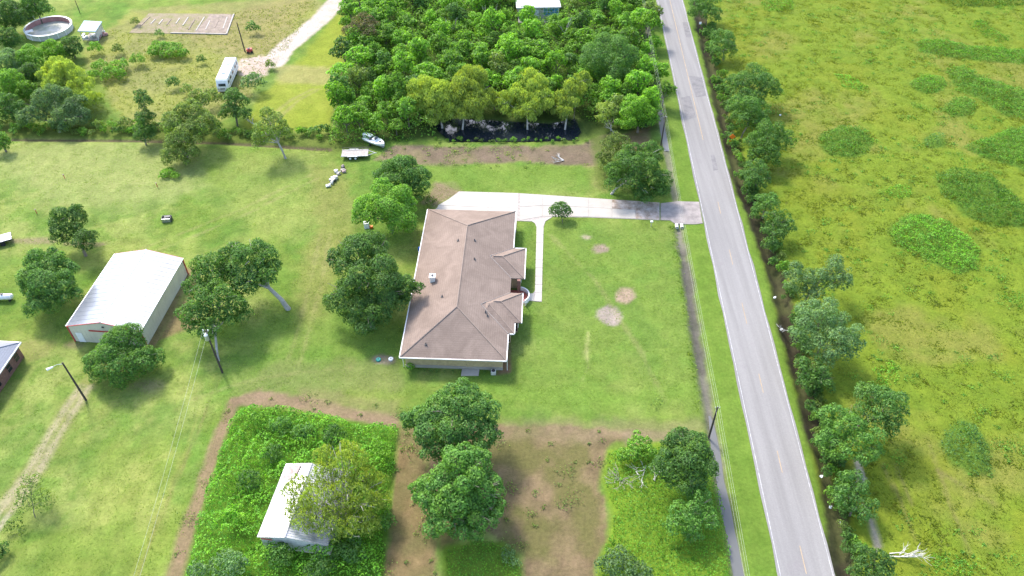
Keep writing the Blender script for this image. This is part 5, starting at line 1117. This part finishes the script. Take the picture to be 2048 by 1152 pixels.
tag(tufts('lawn_grass', [(-10, 285), (650, 300), (720, 330), (860, 330), (1190, 335), (1350, 450), (1405, 830), (800, 800), (480, 780), (330, 1165), (-200, 1165), (-200, 285)], 34000, .05, LF['lawn'], 74), 'short uneven grass over the mown lawns', 'grass', kind='stuff')
# ------------------------------------------------------------------ dead wood
def deadwood(name, label, p, reach, n, seed, r0=.09, lift=.6, mat='dead', direction=None):
    rr = random.Random(seed); mb = MB()
    def grow(s, d, L, r, lev):
        e = s+d*L; mdl = s.lerp(e, .5)+Vector((rr.uniform(-1, 1), rr.uniform(-1, 1), rr.uniform(-.3, .5)))*L*.12
        if e.z < .1: e.z = .1
        mb.tube([s, mdl, e], [r, r*.75, r*.4], 5)
        if lev > 0:
            for _ in range(3):
                a = rr.uniform(-.9, .9); dd = Vector((d.x*math.cos(a)-d.y*math.sin(a), d.x*math.sin(a)+d.y*math.cos(a), d.z+rr.uniform(-.2, .5))).normalized()
                grow(s.lerp(e, rr.uniform(.4, 1)), dd, L*rr.uniform(.45, .7), r*.55, lev-1)
    for i in range(n):
        a = direction+rr.uniform(-.5, .5) if direction is not None else rr.uniform(0, 6.28)
        grow(Vector((rr.uniform(-.3, .3), rr.uniform(-.3, .3), .15)), Vector((math.cos(a), math.sin(a), lift*rr.uniform(.2, 1))).normalized(), reach*rr.uniform(.6, 1), r0, 2)
    return tag(mb.build(name, M[mat], None, p), label, 'dead wood')
deadwood('dead_tree', 'bleached bare fallen tree at the bottom right meadow', W(1775, 1112), 3.0, 3, 3, .08, .35, direction=.25)
deadwood('brush_pile', 'grey dead brush pile at the edge of the bare field', W(1237, 960), 1.7, 13, 4, .035, .4, 'wood')
deadwood('dead_branch', 'twisted dead branches beside the dense tree near the ditch', W(1290, 935), 2.8, 3, 5, .07, .5)
deadwood('dead_branch', 'curved dead limb lying in weeds beside the dense tree', W(1305, 960), 2.2, 2, 8, .07, .4)
deadwood('dead_branch', 'white dead limb sticking out left of the leaning grey green tree', W(512, 252, .6), 3.2, 2, 6, .07, 1.0, direction=2.6)
deadwood('dead_branch', 'pale dead branch poking out of the roadside ditch', W(1580, 662), 2.2, 2, 9, .06, .3, direction=3.2)
deadwood('dead_branch', 'pale fallen wood lying on the muddy track', W(1128, 322), 1.6, 4, 10, .08, .25)
deadwood('dead_branch', 'white bare stems at the thicket corner', W(1224, 262), 2.4, 4, 12, .06, 1.6)
for i_, (px_, py_, lb_) in enumerate(((905, 62, 'grey bare snag standing up left of the middle of the thicket'), (1130, 70, 'grey bare snag standing up right of the middle of the thicket'), (985, 50, 'grey bare snag near the far house in the thicket'))):
    deadwood('dead_snag', lb_, W(px_, py_, 2.6), 3.2, 3, 30+i_, .06, 2.6, 'pale_bark')
deadwood('dead_branch', 'arching bare branches right of the derelict shed', W(690, 1055), 3.4, 4, 14, .06, .9)
